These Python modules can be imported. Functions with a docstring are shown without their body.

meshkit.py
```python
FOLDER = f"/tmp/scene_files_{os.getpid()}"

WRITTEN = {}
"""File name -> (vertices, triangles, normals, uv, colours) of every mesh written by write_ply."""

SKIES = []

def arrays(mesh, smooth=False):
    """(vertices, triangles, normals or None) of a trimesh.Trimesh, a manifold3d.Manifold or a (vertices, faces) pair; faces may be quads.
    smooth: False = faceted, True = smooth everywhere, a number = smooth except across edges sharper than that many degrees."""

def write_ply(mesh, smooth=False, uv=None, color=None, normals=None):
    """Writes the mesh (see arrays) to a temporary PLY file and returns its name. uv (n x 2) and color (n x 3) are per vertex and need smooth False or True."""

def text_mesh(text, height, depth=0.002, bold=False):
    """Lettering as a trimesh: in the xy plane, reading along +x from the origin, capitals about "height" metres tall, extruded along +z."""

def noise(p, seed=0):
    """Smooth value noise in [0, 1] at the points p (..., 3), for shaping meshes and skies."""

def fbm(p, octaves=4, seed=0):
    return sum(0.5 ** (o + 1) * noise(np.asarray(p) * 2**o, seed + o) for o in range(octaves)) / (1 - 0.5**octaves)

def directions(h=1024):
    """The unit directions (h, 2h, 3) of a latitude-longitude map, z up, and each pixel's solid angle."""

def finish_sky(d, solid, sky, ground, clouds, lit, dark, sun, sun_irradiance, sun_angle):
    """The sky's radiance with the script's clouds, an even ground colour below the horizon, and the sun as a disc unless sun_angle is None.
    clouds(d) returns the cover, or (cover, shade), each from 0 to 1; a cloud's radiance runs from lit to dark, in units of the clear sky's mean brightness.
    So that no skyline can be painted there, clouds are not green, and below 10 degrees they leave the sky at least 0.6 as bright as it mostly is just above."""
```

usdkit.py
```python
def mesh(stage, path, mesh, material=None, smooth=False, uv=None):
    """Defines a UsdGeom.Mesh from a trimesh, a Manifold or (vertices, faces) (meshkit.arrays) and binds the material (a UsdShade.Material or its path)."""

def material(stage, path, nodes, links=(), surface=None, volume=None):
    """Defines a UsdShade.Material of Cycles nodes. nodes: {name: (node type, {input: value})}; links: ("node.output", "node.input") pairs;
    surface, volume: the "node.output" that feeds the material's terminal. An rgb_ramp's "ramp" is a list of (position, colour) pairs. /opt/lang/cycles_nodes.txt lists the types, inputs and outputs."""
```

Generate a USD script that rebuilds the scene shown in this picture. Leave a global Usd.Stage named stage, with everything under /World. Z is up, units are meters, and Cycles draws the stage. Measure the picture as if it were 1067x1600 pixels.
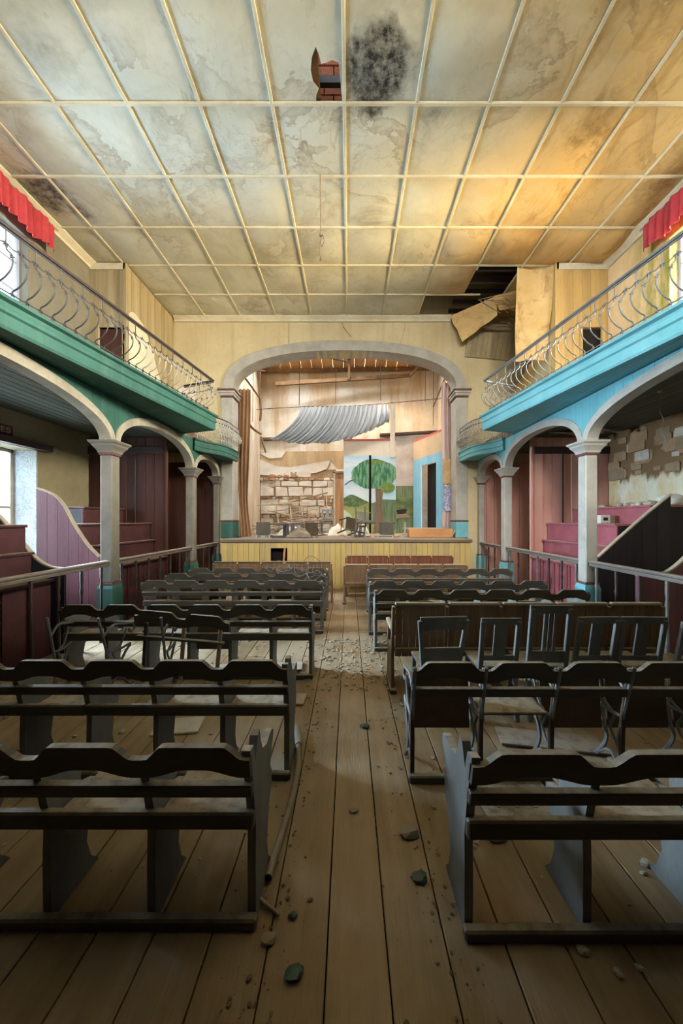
import math, random
import numpy as np, trimesh, usdkit
from meshkit import fbm, noise, text_mesh
from pxr import Usd, UsdGeom, UsdLux, UsdShade, Gf, Sdf
from shapely.geometry import Polygon, Point, LineString
from shapely import affinity
from shapely.ops import unary_union

stage = Usd.Stage.CreateInMemory()
UsdGeom.SetStageUpAxis(stage, UsdGeom.Tokens.z)
UsdGeom.SetStageMetersPerUnit(stage, 1.0)
UsdGeom.Xform.Define(stage, '/World')
PI = math.pi
V = np.array

# ---------------------------------------------------------------- camera
EYE = 1.75
cam = UsdGeom.Camera.Define(stage, '/World/camera')
cam.AddTranslateOp().Set(Gf.Vec3d(0, 0, EYE))
cam.AddRotateXYZOp().Set(Gf.Vec3f(90, 0, 0))
cam.CreateFocalLengthAttr(12.0)
cam.CreateHorizontalApertureAttr(24.0)
cam.CreateVerticalApertureAttr(36.0)
cam.CreateHorizontalApertureOffsetAttr(-11.5 * 24 / 1067)
cam.CreateVerticalApertureOffsetAttr(12 * 24 / 1067)
cam.CreateClippingRangeAttr(Gf.Vec2f(0.05, 200))
cam.CreateExposureAttr(1.2)

# ---------------------------------------------------------------- sky and daylight
def dome():
    d = UsdLux.DomeLight.Define(stage, '/World/sky')
    d.CreateColorAttr(Gf.Vec3f(0.80, 0.90, 1.0))
    d.CreateIntensityAttr(1.0)
dome()

def rect_light(name, pos, direction, w, h, color, power):
    l = UsdLux.RectLight.Define(stage, '/World/' + name)
    z = -Gf.Vec3d(*direction).GetNormalized()
    up = Gf.Vec3d(0, 0, 1) if abs(z[2]) < 0.95 else Gf.Vec3d(0, 1, 0)
    x = Gf.Cross(up, z).GetNormalized()
    y = Gf.Cross(z, x)
    l.AddTransformOp().Set(Gf.Matrix4d(x[0], x[1], x[2], 0, y[0], y[1], y[2], 0, z[0], z[1], z[2], 0, pos[0], pos[1], pos[2], 1))
    l.CreateWidthAttr(w)
    l.CreateHeightAttr(h)
    l.CreateColorAttr(Gf.Vec3f(*color))
    l.CreateIntensityAttr(power)
    return l
COOL = (0.64, 0.81, 1.0)
WARM = (1.0, 0.66, 0.26)
# daylight outside the side window openings: bright sky to the left, sunlit ground throwing warm light up from the right
rect_light('daylight', (-14.5, 7.1, 4.2), (1, -0.12, 0.0), 7.6, 6.5, COOL, 108)
rect_light('evening_sky', (14.5, 4.6, 7.4), (-1, 0.02, -0.15), 7.0, 5.0, (1.0, 0.88, 0.70), 140)
rect_light('sunlit_yard', (18.0, 2.6, 2.4), (-1, 0.14, 0.25), 6.0, 4.0, WARM, 125)
rect_light('added_rear_fill', (0.0, -6.2, 7.4), (0, 1, -0.16), 7.0, 3.4, (1.0, 0.95, 0.86), 30)  # fill lamp added behind the camera, shining through made-up rear openings
# the stage roof is open in two places
rect_light('stage_roof_opening', (-1.2, 11.3, 8.9), (0.1, 0.15, -1), 2.6, 1.6, (0.95, 0.96, 1.0), 16)
rect_light('stage_roof_gap', (1.55, 11.9, 8.7), (-0.1, 0.1, -1), 1.0, 0.9, (1.0, 0.60, 0.24), 90)

# ---------------------------------------------------------------- mesh helpers
cat = trimesh.util.concatenate
def T(m, x=0, y=0, z=0):
    m = m.copy(); m.apply_translation((x, y, z)); return m
def R(m, deg, axis=(0, 0, 1), pt=(0, 0, 0)):
    m = m.copy(); m.apply_transform(trimesh.transformations.rotation_matrix(math.radians(deg), axis, pt)); return m
def box(x0, x1, y0, y1, z0, z1):
    m = trimesh.creation.box((abs(x1 - x0), abs(y1 - y0), abs(z1 - z0)))
    m.apply_translation(((x0 + x1) / 2, (y0 + y1) / 2, (z0 + z1) / 2)); return m
def cbox(x0, x1, y0, y1, z0, z1, b=0.006):
    """box with chamfered edges"""
    c = V([(x0 + x1) / 2, (y0 + y1) / 2, (z0 + z1) / 2]); h = V([abs(x1 - x0), abs(y1 - y0), abs(z1 - z0)]) / 2
    b = min(b, h.min() * 0.6); p = []
    for s in np.ndindex(2, 2, 2):
        s = V(s) * 2 - 1
        for k in range(3):
            q = h - b; q[k] = h[k]; p.append(c + s * q)
    return trimesh.convex.convex_hull(V(p))
def beam(a, b, w, h, bev=0.004):
    """a squared timber from a to b"""
    a, b = V(a, float), V(b, float); L = np.linalg.norm(b - a); z = (b - a) / L
    u = V([0, 0, 1.]) if abs(z[2]) < 0.9 else V([0, 1., 0])
    x = np.cross(u, z); x /= np.linalg.norm(x); y = np.cross(z, x)
    m = cbox(-w / 2, w / 2, -h / 2, h / 2, 0, L, bev)
    M4 = np.eye(4); M4[:3, 0], M4[:3, 1], M4[:3, 2], M4[:3, 3] = x, y, z, a
    m.apply_transform(M4); return m
def tube(path, r, n=6, closed=False):
    p = V(path, float); N = len(p); r = np.broadcast_to(r, (N,))
    t = np.gradient(p, axis=0)
    if closed:
        t = np.roll(p, -1, 0) - np.roll(p, 1, 0)
    t /= np.linalg.norm(t, axis=1, keepdims=True) + 1e-12
    a = np.cross(t[0], [0, 0, 1.] if abs(t[0][2]) < 0.9 else [1., 0, 0]); a /= np.linalg.norm(a); A = []
    for k in range(N):
        a = a - t[k] * np.dot(a, t[k]); a /= np.linalg.norm(a) + 1e-12; A.append(a)
    A = V(A); B = np.cross(t, A); g = np.arange(n) * 2 * PI / n
    v = p[:, None] + r[:, None, None] * (np.cos(g)[None, :, None] * A[:, None] + np.sin(g)[None, :, None] * B[:, None])
    v = v.reshape(-1, 3); f = []
    for i in range(N if closed else N - 1):
        for j in range(n):
            q = [i * n + j, i * n + (j + 1) % n, ((i + 1) % N) * n + (j + 1) % n, ((i + 1) % N) * n + j]
            f += [[q[0], q[1], q[2]], [q[0], q[2], q[3]]]
    if not closed:
        for e, s in ((0, -1), (N - 1, 1)):
            for j in range(1, n - 1):
                f.append([e * n, e * n + j, e * n + j + 1][::s])
    m = trimesh.Trimesh(v, f, process=False)
    return m
def spline(pts, n=8):
    """Catmull-Rom through the points"""
    p = V(pts, float); p = np.vstack([2 * p[0] - p[1], p, 2 * p[-1] - p[-2]]); out = []
    for i in range(1, len(p) - 2):
        for t in np.linspace(0, 1, n, endpoint=False):
            out.append(0.5 * (2 * p[i] + (p[i + 1] - p[i - 1]) * t + (2 * p[i - 1] - 5 * p[i] + 4 * p[i + 1] - p[i + 2]) * t * t + (3 * p[i] - p[i - 1] - 3 * p[i + 1] + p[i + 2]) * t ** 3))
    out.append(p[-2]); return V(out)
def prism(poly, a, b, plane='xz'):
    """polygon extruded between a and b along the axis that the plane lacks"""
    if not isinstance(poly, (Polygon,)) and not hasattr(poly, 'geoms'):
        poly = Polygon(poly)
    poly = poly.buffer(0)
    ms = [trimesh.creation.extrude_polygon(g, abs(b - a), engine='earcut') for g in getattr(poly, 'geoms', [poly]) if g.area > 1e-7]
    m = cat(ms); v = m.vertices.copy(); lo = min(a, b)
    if plane == 'xz':
        m.vertices = np.c_[v[:, 0], lo + v[:, 2], v[:, 1]]; m.invert()
    elif plane == 'yz':
        m.vertices = np.c_[lo + v[:, 2], v[:, 0], v[:, 1]]
    else:
        m.vertices = np.c_[v[:, 0], v[:, 1], lo + v[:, 2]]
    return m
def square_lathe(profile, cx, cy):
    """profile of (half width, z) as stacked square rings: columns and capitals"""
    ms = []
    for (w0, z0), (w1, z1) in zip(profile[:-1], profile[1:]):
        if z1 - z0 < 1e-6: continue
        p = [(sx * w, sy * w, z) for w, z in ((w0, z0), (w1, z1)) for sx in (-1, 1) for sy in (-1, 1)]
        ms.append(trimesh.convex.convex_hull(V(p)))
    return T(cat(ms), cx, cy)
def lathe(profile, n=10):
    """profile of (radius, z)"""
    p = V(profile, float); g = np.arange(n) * 2 * PI / n
    v = np.stack([p[:, None, 0] * np.cos(g), p[:, None, 0] * np.sin(g), np.broadcast_to(p[:, 1:2], (len(p), n))], -1).reshape(-1, 3); f = []
    for i in range(len(p) - 1):
        for j in range(n):
            a, b, c, d = i * n + j, i * n + (j + 1) % n, (i + 1) * n + (j + 1) % n, (i + 1) * n + j
            f += [[a, b, c], [a, c, d]]
    return trimesh.Trimesh(v, f, process=False)
def grid(P, thick=None):
    """P: (n, m, 3) points as a sheet; thick gives it a second side"""
    n, m = P.shape[:2]; v = P.reshape(-1, 3); f = []
    i, j = np.meshgrid(np.arange(n - 1), np.arange(m - 1), indexing='ij')
    q = np.stack([i * m + j, (i + 1) * m + j, (i + 1) * m + j + 1, i * m + j + 1], -1).reshape(-1, 4)
    f = np.vstack([q[:, [0, 1, 2]], q[:, [0, 2, 3]]])
    if thick is None:
        return trimesh.Trimesh(v, f, process=False)
    me = trimesh.Trimesh(v, f, process=False); nn = me.vertex_normals
    v2 = np.vstack([v, v - nn * thick]); k = len(v)
    rim = list(range(m)) + [r * m + m - 1 for r in range(1, n)] + [(n - 1) * m + c for c in range(m - 2, -1, -1)] + [r * m for r in range(n - 2, 0, -1)]
    e = []
    for a, b in zip(rim, rim[1:] + rim[:1]):
        e += [[a, b, b + k], [a, b + k, a + k]]
    m2 = trimesh.Trimesh(v2, np.vstack([f, f[:, ::-1] + k, V(e)]), process=False); return m2
def lump(r, seed, squash=(1, 1, 1), sub=1, amp=0.5):
    m = trimesh.creation.icosphere(subdivisions=sub, radius=1)
    v = m.vertices; m.vertices = v * (1 - amp / 2 + amp * noise(v * 1.7 + seed * 7.3, seed))[:, None] * r * V(squash); return m
def rock(x0, x1, y0, y1, z0, z1, seed, j=0.25):
    """an irregular block filling a box"""
    rg = np.random.default_rng(seed); p = []
    c = V([(x0 + x1) / 2, (y0 + y1) / 2, (z0 + z1) / 2]); h = V([x1 - x0, y1 - y0, z1 - z0]) / 2
    for s in np.ndindex(2, 2, 2):
        s = V(s) * 2 - 1
        for k in range(3):
            q = h * (1 - rg.uniform(0.06, j, 3)); q[k] = h[k] * rg.uniform(0.9, 1.0); p.append(c + s * q)
    return trimesh.convex.convex_hull(V(p))

# ---------------------------------------------------------------- prims
_used, _base = {}, {}
def numbered(parent, name):
    k = (parent, name); n = _used.get(k, 0); _used[k] = n + 1
    return f'{parent}/{name}' + (f'_{n:03d}' if n else '')
def put(prim, label=None, cat_=None, group=None, kind=None):
    for k, v in (('label', label), ('category', cat_), ('group', group), ('kind', kind)):
        if v: prim.SetCustomDataByKey(k, v)
def thing(name, label=None, cat_=None, loc=(0, 0, 0), rz=0, group=None, kind=None, parent='/World', rot=None):
    path = numbered(parent, name); x = UsdGeom.Xform.Define(stage, path)
    x.AddTranslateOp().Set(Gf.Vec3d(*map(float, loc)))
    if rot: x.AddRotateXYZOp().Set(Gf.Vec3f(*map(float, rot)))
    elif rz: x.AddRotateZOp().Set(float(rz))
    put(x.GetPrim(), label, cat_, group, kind); _base[path] = V(loc, float) if not rot and not rz else None
    return path
def part(name, mesh, mat, parent, smooth=False, label=None, kind=None, local=False):
    """a part in world coordinates (local=True: in the thing's own)"""
    path = numbered(parent, name)
    if not local and _base.get(parent) is not None:
        mesh = T(mesh, *(-_base[parent]))
    m = usdkit.mesh(stage, path, mesh, MATS[mat], smooth=smooth); _base[path] = None if local else _base.get(parent)
    put(m.GetPrim(), label, None, None, kind); return path
def solo(name, mesh, mat, label, cat_, smooth=False, group=None, kind=None):
    """a thing that is one mesh in world coordinates"""
    path = numbered('/World', name); m = usdkit.mesh(stage, path, mesh, MATS[mat], smooth=smooth)
    put(m.GetPrim(), label, cat_, group, kind); _base[path] = V([0, 0, 0.]); return path
def struct(name):
    return thing(name, kind='structure')

# ---------------------------------------------------------------- materials
MATS = {}
class Nodes:
    def __init__(s): s.nodes, s.links, s.k = {}, [], 0
    def __call__(s, kind, **inp):
        s.k += 1; nm = f'n{s.k}'; plain = {}
        for a, b in inp.items():
            if isinstance(b, str) and '.' in b: s.links.append((b, f'{nm}.{a}'))
            else: plain[a] = b
        s.nodes[nm] = (kind, plain); return nm
    def mask(s, val, lo, hi):
        return s('map_range', value=val, from_min=lo, from_max=hi, to_min=0.0, to_max=1.0, clamp=True) + '.result'
    def mul(s, a, b): return s('math', math_type='multiply', value1=a, value2=b) + '.value'
    def add(s, a, b): return s('math', math_type='add', value1=a, value2=b) + '.value'
    def mix(s, f, a, b, t='mix'): return s('mix', mix_type=t, fac=f, color1=a, color2=b) + '.color'
    def noise(s, vec, scale, detail=4, rough=0.55, dist=0.0):
        return s('noise_texture', vector=vec, scale=scale, detail=detail, roughness=rough, distortion=dist) + '.fac'
def M(name, c1, c2, sc=2.5, st=(1, 1, 1), rough=0.75, spec=0.25, bump=0.15, bsc=30, dust=None, dustamt=0.8, extra=None, fine=0.25, metal=0.0, streak=None, lo=0.35, hi=0.65, trans=None):
    """c1..c2 mottled by noise stretched by st; fine speckle; streak: (colour, amount) vertical runs; dust: colour lying on upward faces; extra(n, pos, col) -> col"""
    n = Nodes(); g = n('geometry'); pos = g + '.position'
    mp = n('mapping', vector=pos, scale=st) + '.vector'
    f = n.noise(mp, sc, 5, 0.6)
    col = n.mix(n.mask(f, lo, hi), c1, c2)
    if fine:
        f2 = n.noise(mp, sc * 9, 4, 0.7)
        col = n.mix(n.mul(n.mask(f2, 0.5, 0.8), fine), col, tuple(V(c1) * 0.35))
    if streak:
        mv = n('mapping', vector=pos, scale=(1, 1, 0.06)) + '.vector'
        f3 = n.noise(mv, 5.0, 4, 0.65)
        col = n.mix(n.mul(n.mask(f3, 0.5, 0.72), streak[1]), col, streak[0])
    if extra: col = extra(n, pos, col)
    if dust:
        nz = n('separate_xyz', vector=g + '.normal') + '.z'
        f4 = n.noise(pos, 14.0, 4, 0.65)
        dm = n.mul(n.mask(nz, 0.55, 0.9), n.mul(n.mask(f4, 0.2, 0.55), dustamt))
        col = n.mix(dm, col, dust)
    kw = dict(base_color=col, roughness=rough, specular_ior_level=spec, metallic=metal)
    if bump:
        b = n('bump', strength=bump, distance=0.02, height=n.noise(mp, bsc, 4, 0.6)) + '.normal'; kw['normal'] = b
    p = n('principled_bsdf', **kw) + '.BSDF'
    if trans:
        t = n('translucent_bsdf', color=col) + '.BSDF'
        p = n('mix_closure', fac=trans, closure1=p, closure2=t) + '.closure'
    MATS[name] = usdkit.material(stage, f'/World/Looks/{name}', n.nodes, n.links, surface=p)
def spot(n, pos, c, r, soft, wob, sc, seed=0.0, flat=None):
    """mask of a ragged blot round the point c"""
    pv = pos
    if flat: pv = n('mapping', vector=pos, scale=flat) + '.vector'; c = tuple(V(c) * V(flat))
    d = n('vector_math', math_type='distance', vector1=pv, vector2=c)
    f = n.noise(n('mapping', vector=pos, location=(seed, seed * 2, 0)) + '.vector', sc, 6, 0.7)
    e = n.add(d + '.value', n.mul(n.add(f, -0.5), wob))
    return n('map_range', value=e, from_min=r - soft, from_max=r + soft, to_min=1.0, to_max=0.0, clamp=True) + '.result'

# ---- the surfaces of the place
def ceiling_marks(n, pos, col):
    xyz = n('separate_xyz', vector=pos); x, y = xyz + '.x', xyz + '.y'
    # amber water staining, strongest on the window side to the right
    f = n.noise(n('mapping', vector=pos, scale=(0.55, 0.9, 1)) + '.vector', 1.5, 6, 0.62, 0.6)
    right = n.mask(n.add(x, n.mul(f, 2.2)), 2.2, 4.6)
    col = n.mix(n.mul(right, 0.8), col, (0.58, 0.37, 0.115))
    soft = n.noise(n('mapping', vector=pos, location=(11, 3, 0)) + '.vector', 1.1, 5, 0.65, 0.4)
    col = n.mix(n.mul(n.mask(soft, 0.52, 0.74), 0.5), col, (0.33, 0.30, 0.21))
    # water stains: a dark rim where the water dried, fading inwards
    for sd, sc_, w, amt, c in ((0, 0.7, 0.09, 0.75, (0.23, 0.165, 0.085)), (7.7, 1.25, 0.06, 0.6, (0.27, 0.20, 0.11)), (3.1, 0.5, 0.10, 0.7, (0.25, 0.17, 0.085)), (15.2, 2.1, 0.05, 0.5, (0.30, 0.23, 0.13))):
        g = n.noise(n('mapping', vector=pos, location=(sd, sd, 0)) + '.vector', sc_, 6, 0.62, 0.5)
        rim = n('map_range', value=g, from_min=0.520, from_max=0.528, to_min=0.0, to_max=1.0, clamp=True) + '.result'
        fade = n('map_range', value=g, from_min=0.522, from_max=0.522 + w, to_min=1.0, to_max=0.0, clamp=True) + '.result'
        where = n.mask(n.noise(n('mapping', vector=pos, location=(sd + 4, 0, 0)) + '.vector', 0.5, 3), 0.47, 0.62)
        gr_ = n.add(n.mul(n.mask(n.noise(pos, 16.0, 4, 0.7), 0.35, 0.65), 0.5), 0.5)
        col = n.mix(n.mul(n.mul(n.mul(rim, n.mul(fade, fade)), where), n.mul(gr_, amt)), col, c)
    # the far right corner is soaked brown
    col = n.mix(n.mul(spot(n, pos, (3.6, 8.0, 7.25), 1.3, 0.6, 1.8, 1.4, 5), 0.7), col, (0.32, 0.18, 0.07))
    rs_ = n.noise(n('mapping', vector=pos, scale=(1.6, 0.7, 1), rotation=(0, 0, 0.5)) + '.vector', 1.6, 6, 0.66, 0.9)
    far_ = n.mask(x, 1.6, 3.2)
    col = n.mix(n.mul(n.mul(far_, n.mask(rs_, 0.50, 0.62)), 0.6), col, (0.34, 0.205, 0.075))
    # mould
    gr = n.noise(pos, 9.0, 6, 0.75)
    speck = n.mask(gr, 0.36, 0.60)
    for c, r, so, wob, sd, amt, k in (((0.36, 4.16, 7.25), 0.40, 0.08, 0.40, 0, 1.0, (0.035, 0.030, 0.024)), ((0.30, 4.50, 7.25), 0.12, 0.06, 0.5, 3, 0.95, (0.04, 0.033, 0.027)), ((1.14, 4.62, 7.25), 0.17, 0.12, 0.5, 1, 0.6, (0.10, 0.09, 0.06)),
                                ((-5.1, 5.75, 7.25), 0.34, 0.12, 0.7, 2, 0.95, (0.05, 0.04, 0.036)), ((-4.75, 6.1, 7.25), 0.15, 0.1, 0.5, 8, 0.8, (0.06, 0.05, 0.04)), ((-2.0, 5.2, 7.25), 0.16, 0.2, 0.8, 4, 0.6, (0.14, 0.12, 0.08)),
                                ((3.4, 4.8, 7.25), 0.20, 0.2, 0.8, 5, 0.65, (0.13, 0.09, 0.045)), ((5.0, 5.6, 7.25), 0.22, 0.3, 0.8, 6, 0.75, (0.13, 0.075, 0.035)), ((-3.6, 4.0, 7.25), 0.22, 0.2, 0.9, 9, 0.45, (0.12, 0.12, 0.1))):
        m = spot(n, pos, c, r, so, wob, 3.5, sd)
        col = n.mix(n.mul(m, n.mul(n.add(n.mul(speck, 0.55), 0.45), amt)), col, k)
    return col
CREAM = (0.65, 0.66, 0.57)
M('ceiling_board', CREAM, (0.56, 0.56, 0.46), sc=0.9, rough=0.85, bump=0.12, bsc=5, fine=0.12, extra=ceiling_marks)
M('batten_paint', (0.68, 0.64, 0.50), (0.55, 0.49, 0.35), sc=1.6, rough=0.8, bump=0.1)
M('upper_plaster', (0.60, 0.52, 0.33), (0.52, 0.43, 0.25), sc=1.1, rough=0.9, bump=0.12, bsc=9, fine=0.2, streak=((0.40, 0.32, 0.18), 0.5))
M('upper_plaster_darkened', (0.24, 0.22, 0.17), (0.19, 0.175, 0.13), sc=1.1, rough=0.9, bump=0.12, bsc=9, fine=0.2, streak=((0.28, 0.24, 0.16), 0.5))  # upper plaster darkened for the left wall to hold down the evening lamp
def moss(n, pos, col):
    xyz = n('separate_xyz', vector=pos); f = n.noise(n('mapping', vector=pos, scale=(1, 1, 0.25)) + '.vector', 5, 5, 0.65)
    near = n('map_range', value=n.add(xyz + '.y', n.mul(f, 0.9)), from_min=7.45, from_max=6.75, to_min=0.0, to_max=1.0, clamp=True) + '.result'
    return n.mix(n.mul(near, n.mask(f, 0.36, 0.6)), col, (0.33, 0.31, 0.06))
M('lit_moss_plaster', (0.86, 0.66, 0.40), (0.78, 0.56, 0.28), sc=1.1, rough=0.9, bump=0.12, bsc=9, fine=0.2, extra=moss)  # moss is growth; the bright amber base has warm light painted in
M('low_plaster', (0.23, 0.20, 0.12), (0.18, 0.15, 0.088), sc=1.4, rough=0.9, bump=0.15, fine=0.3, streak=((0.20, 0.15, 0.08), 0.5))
def damp(n, pos, col):
    z = n('separate_xyz', vector=pos) + '.z'
    f = n.noise(n('mapping', vector=pos, scale=(1, 1, 0.3)) + '.vector', 3.0, 5, 0.6, 0.4)
    e = n.add(z, n.mul(f, -1.1))
    col = n.mix(n.mul(n.mask(f, 0.42, 0.6), 0.8), col, (0.52, 0.33, 0.10))
    return n.mix(n.mask(e, 2.02, 2.14), col, (0.17, 0.10, 0.045))
M('damp_plaster', (0.62, 0.58, 0.45), (0.55, 0.47, 0.28), sc=1.5, rough=0.92, bump=0.25, bsc=12, fine=0.3, extra=damp)
M('white_render', (0.34, 0.35, 0.36), (0.27, 0.26, 0.23), sc=3, rough=0.95, bump=0.8, bsc=22, fine=0.9)
M('teal_shaded', (0.036, 0.125, 0.100), (0.028, 0.098, 0.078), sc=2.0, rough=0.6, bump=0.1, fine=0.2, streak=((0.105, 0.20, 0.16), 0.4))  # the teal paint with the shade of the left side put into its colour
M('teal_lit', (0.17, 0.45, 0.52), (0.125, 0.37, 0.42), sc=2.0, rough=0.6, bump=0.1, fine=0.2, streak=((0.24, 0.46, 0.48), 0.4))  # same teal with the cool window light painted in
M('arch_grey', (0.40, 0.37, 0.29), (0.28, 0.25, 0.19), sc=3, rough=0.85, bump=0.3, bsc=14, fine=0.4)
M('column_grey_shaded', (0.20, 0.188, 0.155), (0.15, 0.14, 0.115), sc=3, rough=0.7, bump=0.12, fine=0.25)  # darker copy of the column grey: shade painted on the left columns
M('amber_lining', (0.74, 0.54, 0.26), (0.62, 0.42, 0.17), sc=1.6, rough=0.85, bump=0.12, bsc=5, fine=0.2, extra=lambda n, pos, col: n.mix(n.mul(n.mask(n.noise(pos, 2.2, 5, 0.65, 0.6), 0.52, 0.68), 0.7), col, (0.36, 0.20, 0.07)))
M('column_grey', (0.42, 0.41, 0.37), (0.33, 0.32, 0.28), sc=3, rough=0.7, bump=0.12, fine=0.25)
M('maroon_line', (0.16, 0.06, 0.05), (0.12, 0.05, 0.045), rough=0.7)
M('maroon_board_shaded', (0.085, 0.032, 0.024), (0.06, 0.024, 0.018), sc=1.5, st=(3, 3, 0.3), rough=0.6, bump=0.12, fine=0.25)  # maroon boards as they look unlit, shade put into the colour
M('maroon_board_lit', (0.68, 0.37, 0.30), (0.58, 0.29, 0.235), sc=1.2, st=(3, 3, 0.3), rough=0.6, bump=0.12, fine=0.25)  # same maroon boards with the light on the right side painted in
M('crimson_board_shaded', (0.075, 0.025, 0.028), (0.052, 0.018, 0.02), sc=4, rough=0.65, bump=0.12, fine=0.5, dust=(0.36, 0.30, 0.22), dustamt=0.9)  # dark copy of the crimson boards: shade of the left tiers painted in
M('crimson_board_lit', (0.36, 0.10, 0.12), (0.26, 0.075, 0.09), sc=4, st=(1, 1, 1), rough=0.65, bump=0.12, fine=0.5, dust=(0.50, 0.44, 0.36), dustamt=0.95)  # brightened copy for the right tiers, window light put into the colour
M('mauve_board', (0.19, 0.068, 0.088), (0.14, 0.05, 0.063), sc=2, st=(3, 3, 0.3), rough=0.5, bump=0.12, fine=0.2, dust=(0.5, 0.45, 0.4))
M('dark_board', (0.022, 0.017, 0.018), (0.014, 0.011, 0.012), sc=2, st=(3, 3, 0.3), rough=0.6, bump=0.12, dust=(0.4, 0.36, 0.32), dustamt=0.7)
M('soffit_board', (0.085, 0.095, 0.075), (0.06, 0.065, 0.05), sc=2, st=(3, 0.3, 3), rough=0.8, bump=0.15)
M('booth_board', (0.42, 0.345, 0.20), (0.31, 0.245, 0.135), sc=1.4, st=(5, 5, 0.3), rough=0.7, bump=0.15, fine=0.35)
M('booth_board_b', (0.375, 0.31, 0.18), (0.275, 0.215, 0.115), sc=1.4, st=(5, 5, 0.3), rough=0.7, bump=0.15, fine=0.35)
M('booth_amber', (0.66, 0.47, 0.20), (0.54, 0.36, 0.13), sc=1.4, st=(5, 5, 0.3), rough=0.7, bump=0.15, fine=0.35)  # booth boards brightened to amber: warm light put into the colour
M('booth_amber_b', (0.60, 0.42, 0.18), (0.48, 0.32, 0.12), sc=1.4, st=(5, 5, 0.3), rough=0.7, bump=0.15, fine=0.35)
M('stage_board', (0.58, 0.44, 0.17), (0.48, 0.36, 0.13), sc=1.4, st=(4, 4, 0.3), rough=0.7, bump=0.12, fine=0.3)
M('stage_board_b', (0.50, 0.39, 0.18), (0.41, 0.31, 0.14), sc=1.4, st=(4, 4, 0.3), rough=0.7, bump=0.12, fine=0.3)
M('stage_lip', (0.20, 0.16, 0.12), (0.14, 0.11, 0.08), sc=3, st=(0.3, 3, 3), rough=0.8, dust=(0.36, 0.31, 0.25))
def dust_drift(n, pos, col):
    f = n.noise(pos, 0.9, 4, 0.6, 0.5)
    return n.mix(n.mul(n.mask(f, 0.44, 0.64), 0.6), col, (0.52, 0.44, 0.33))
for q, (a, b) in enumerate((((0.40, 0.295, 0.165), (0.29, 0.21, 0.115)), ((0.36, 0.262, 0.147), (0.27, 0.195, 0.107)), ((0.43, 0.315, 0.18), (0.32, 0.23, 0.128)))):
    M(f'floor_plank_{"abc"[q]}', a, b, sc=1.6, st=(7, 0.45, 1), rough=0.7, bump=0.2, bsc=18, fine=0.45, extra=dust_drift)
M('subfloor', (0.02, 0.015, 0.01), (0.015, 0.01, 0.008), rough=0.95)
M('black_void', (0.012, 0.010, 0.009), (0.010, 0.008, 0.007), rough=1.0, bump=0)
M('grey_wood', (0.095, 0.090, 0.076), (0.065, 0.060, 0.051), sc=3, st=(0.5, 2, 2), rough=0.55, spec=0.35, bump=0.1, fine=0.3, dust=(0.36, 0.31, 0.23), dustamt=0.85)
M('grey_wood_b', (0.20, 0.21, 0.205), (0.15, 0.155, 0.15), sc=3, st=(2, 2, 0.6), rough=0.6, spec=0.3, bump=0.1, fine=0.3, dust=(0.40, 0.35, 0.27), dustamt=0.85)
M('dusty_seat', (0.115, 0.10, 0.08), (0.08, 0.07, 0.055), sc=3, rough=0.7, bump=0.15, fine=0.3, dust=(0.42, 0.36, 0.27), dustamt=0.95)
M('dark_seat', (0.105, 0.072, 0.046), (0.07, 0.048, 0.032), sc=4, rough=0.6, bump=0.15, fine=0.4, dust=(0.42, 0.36, 0.27), dustamt=0.9)
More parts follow.
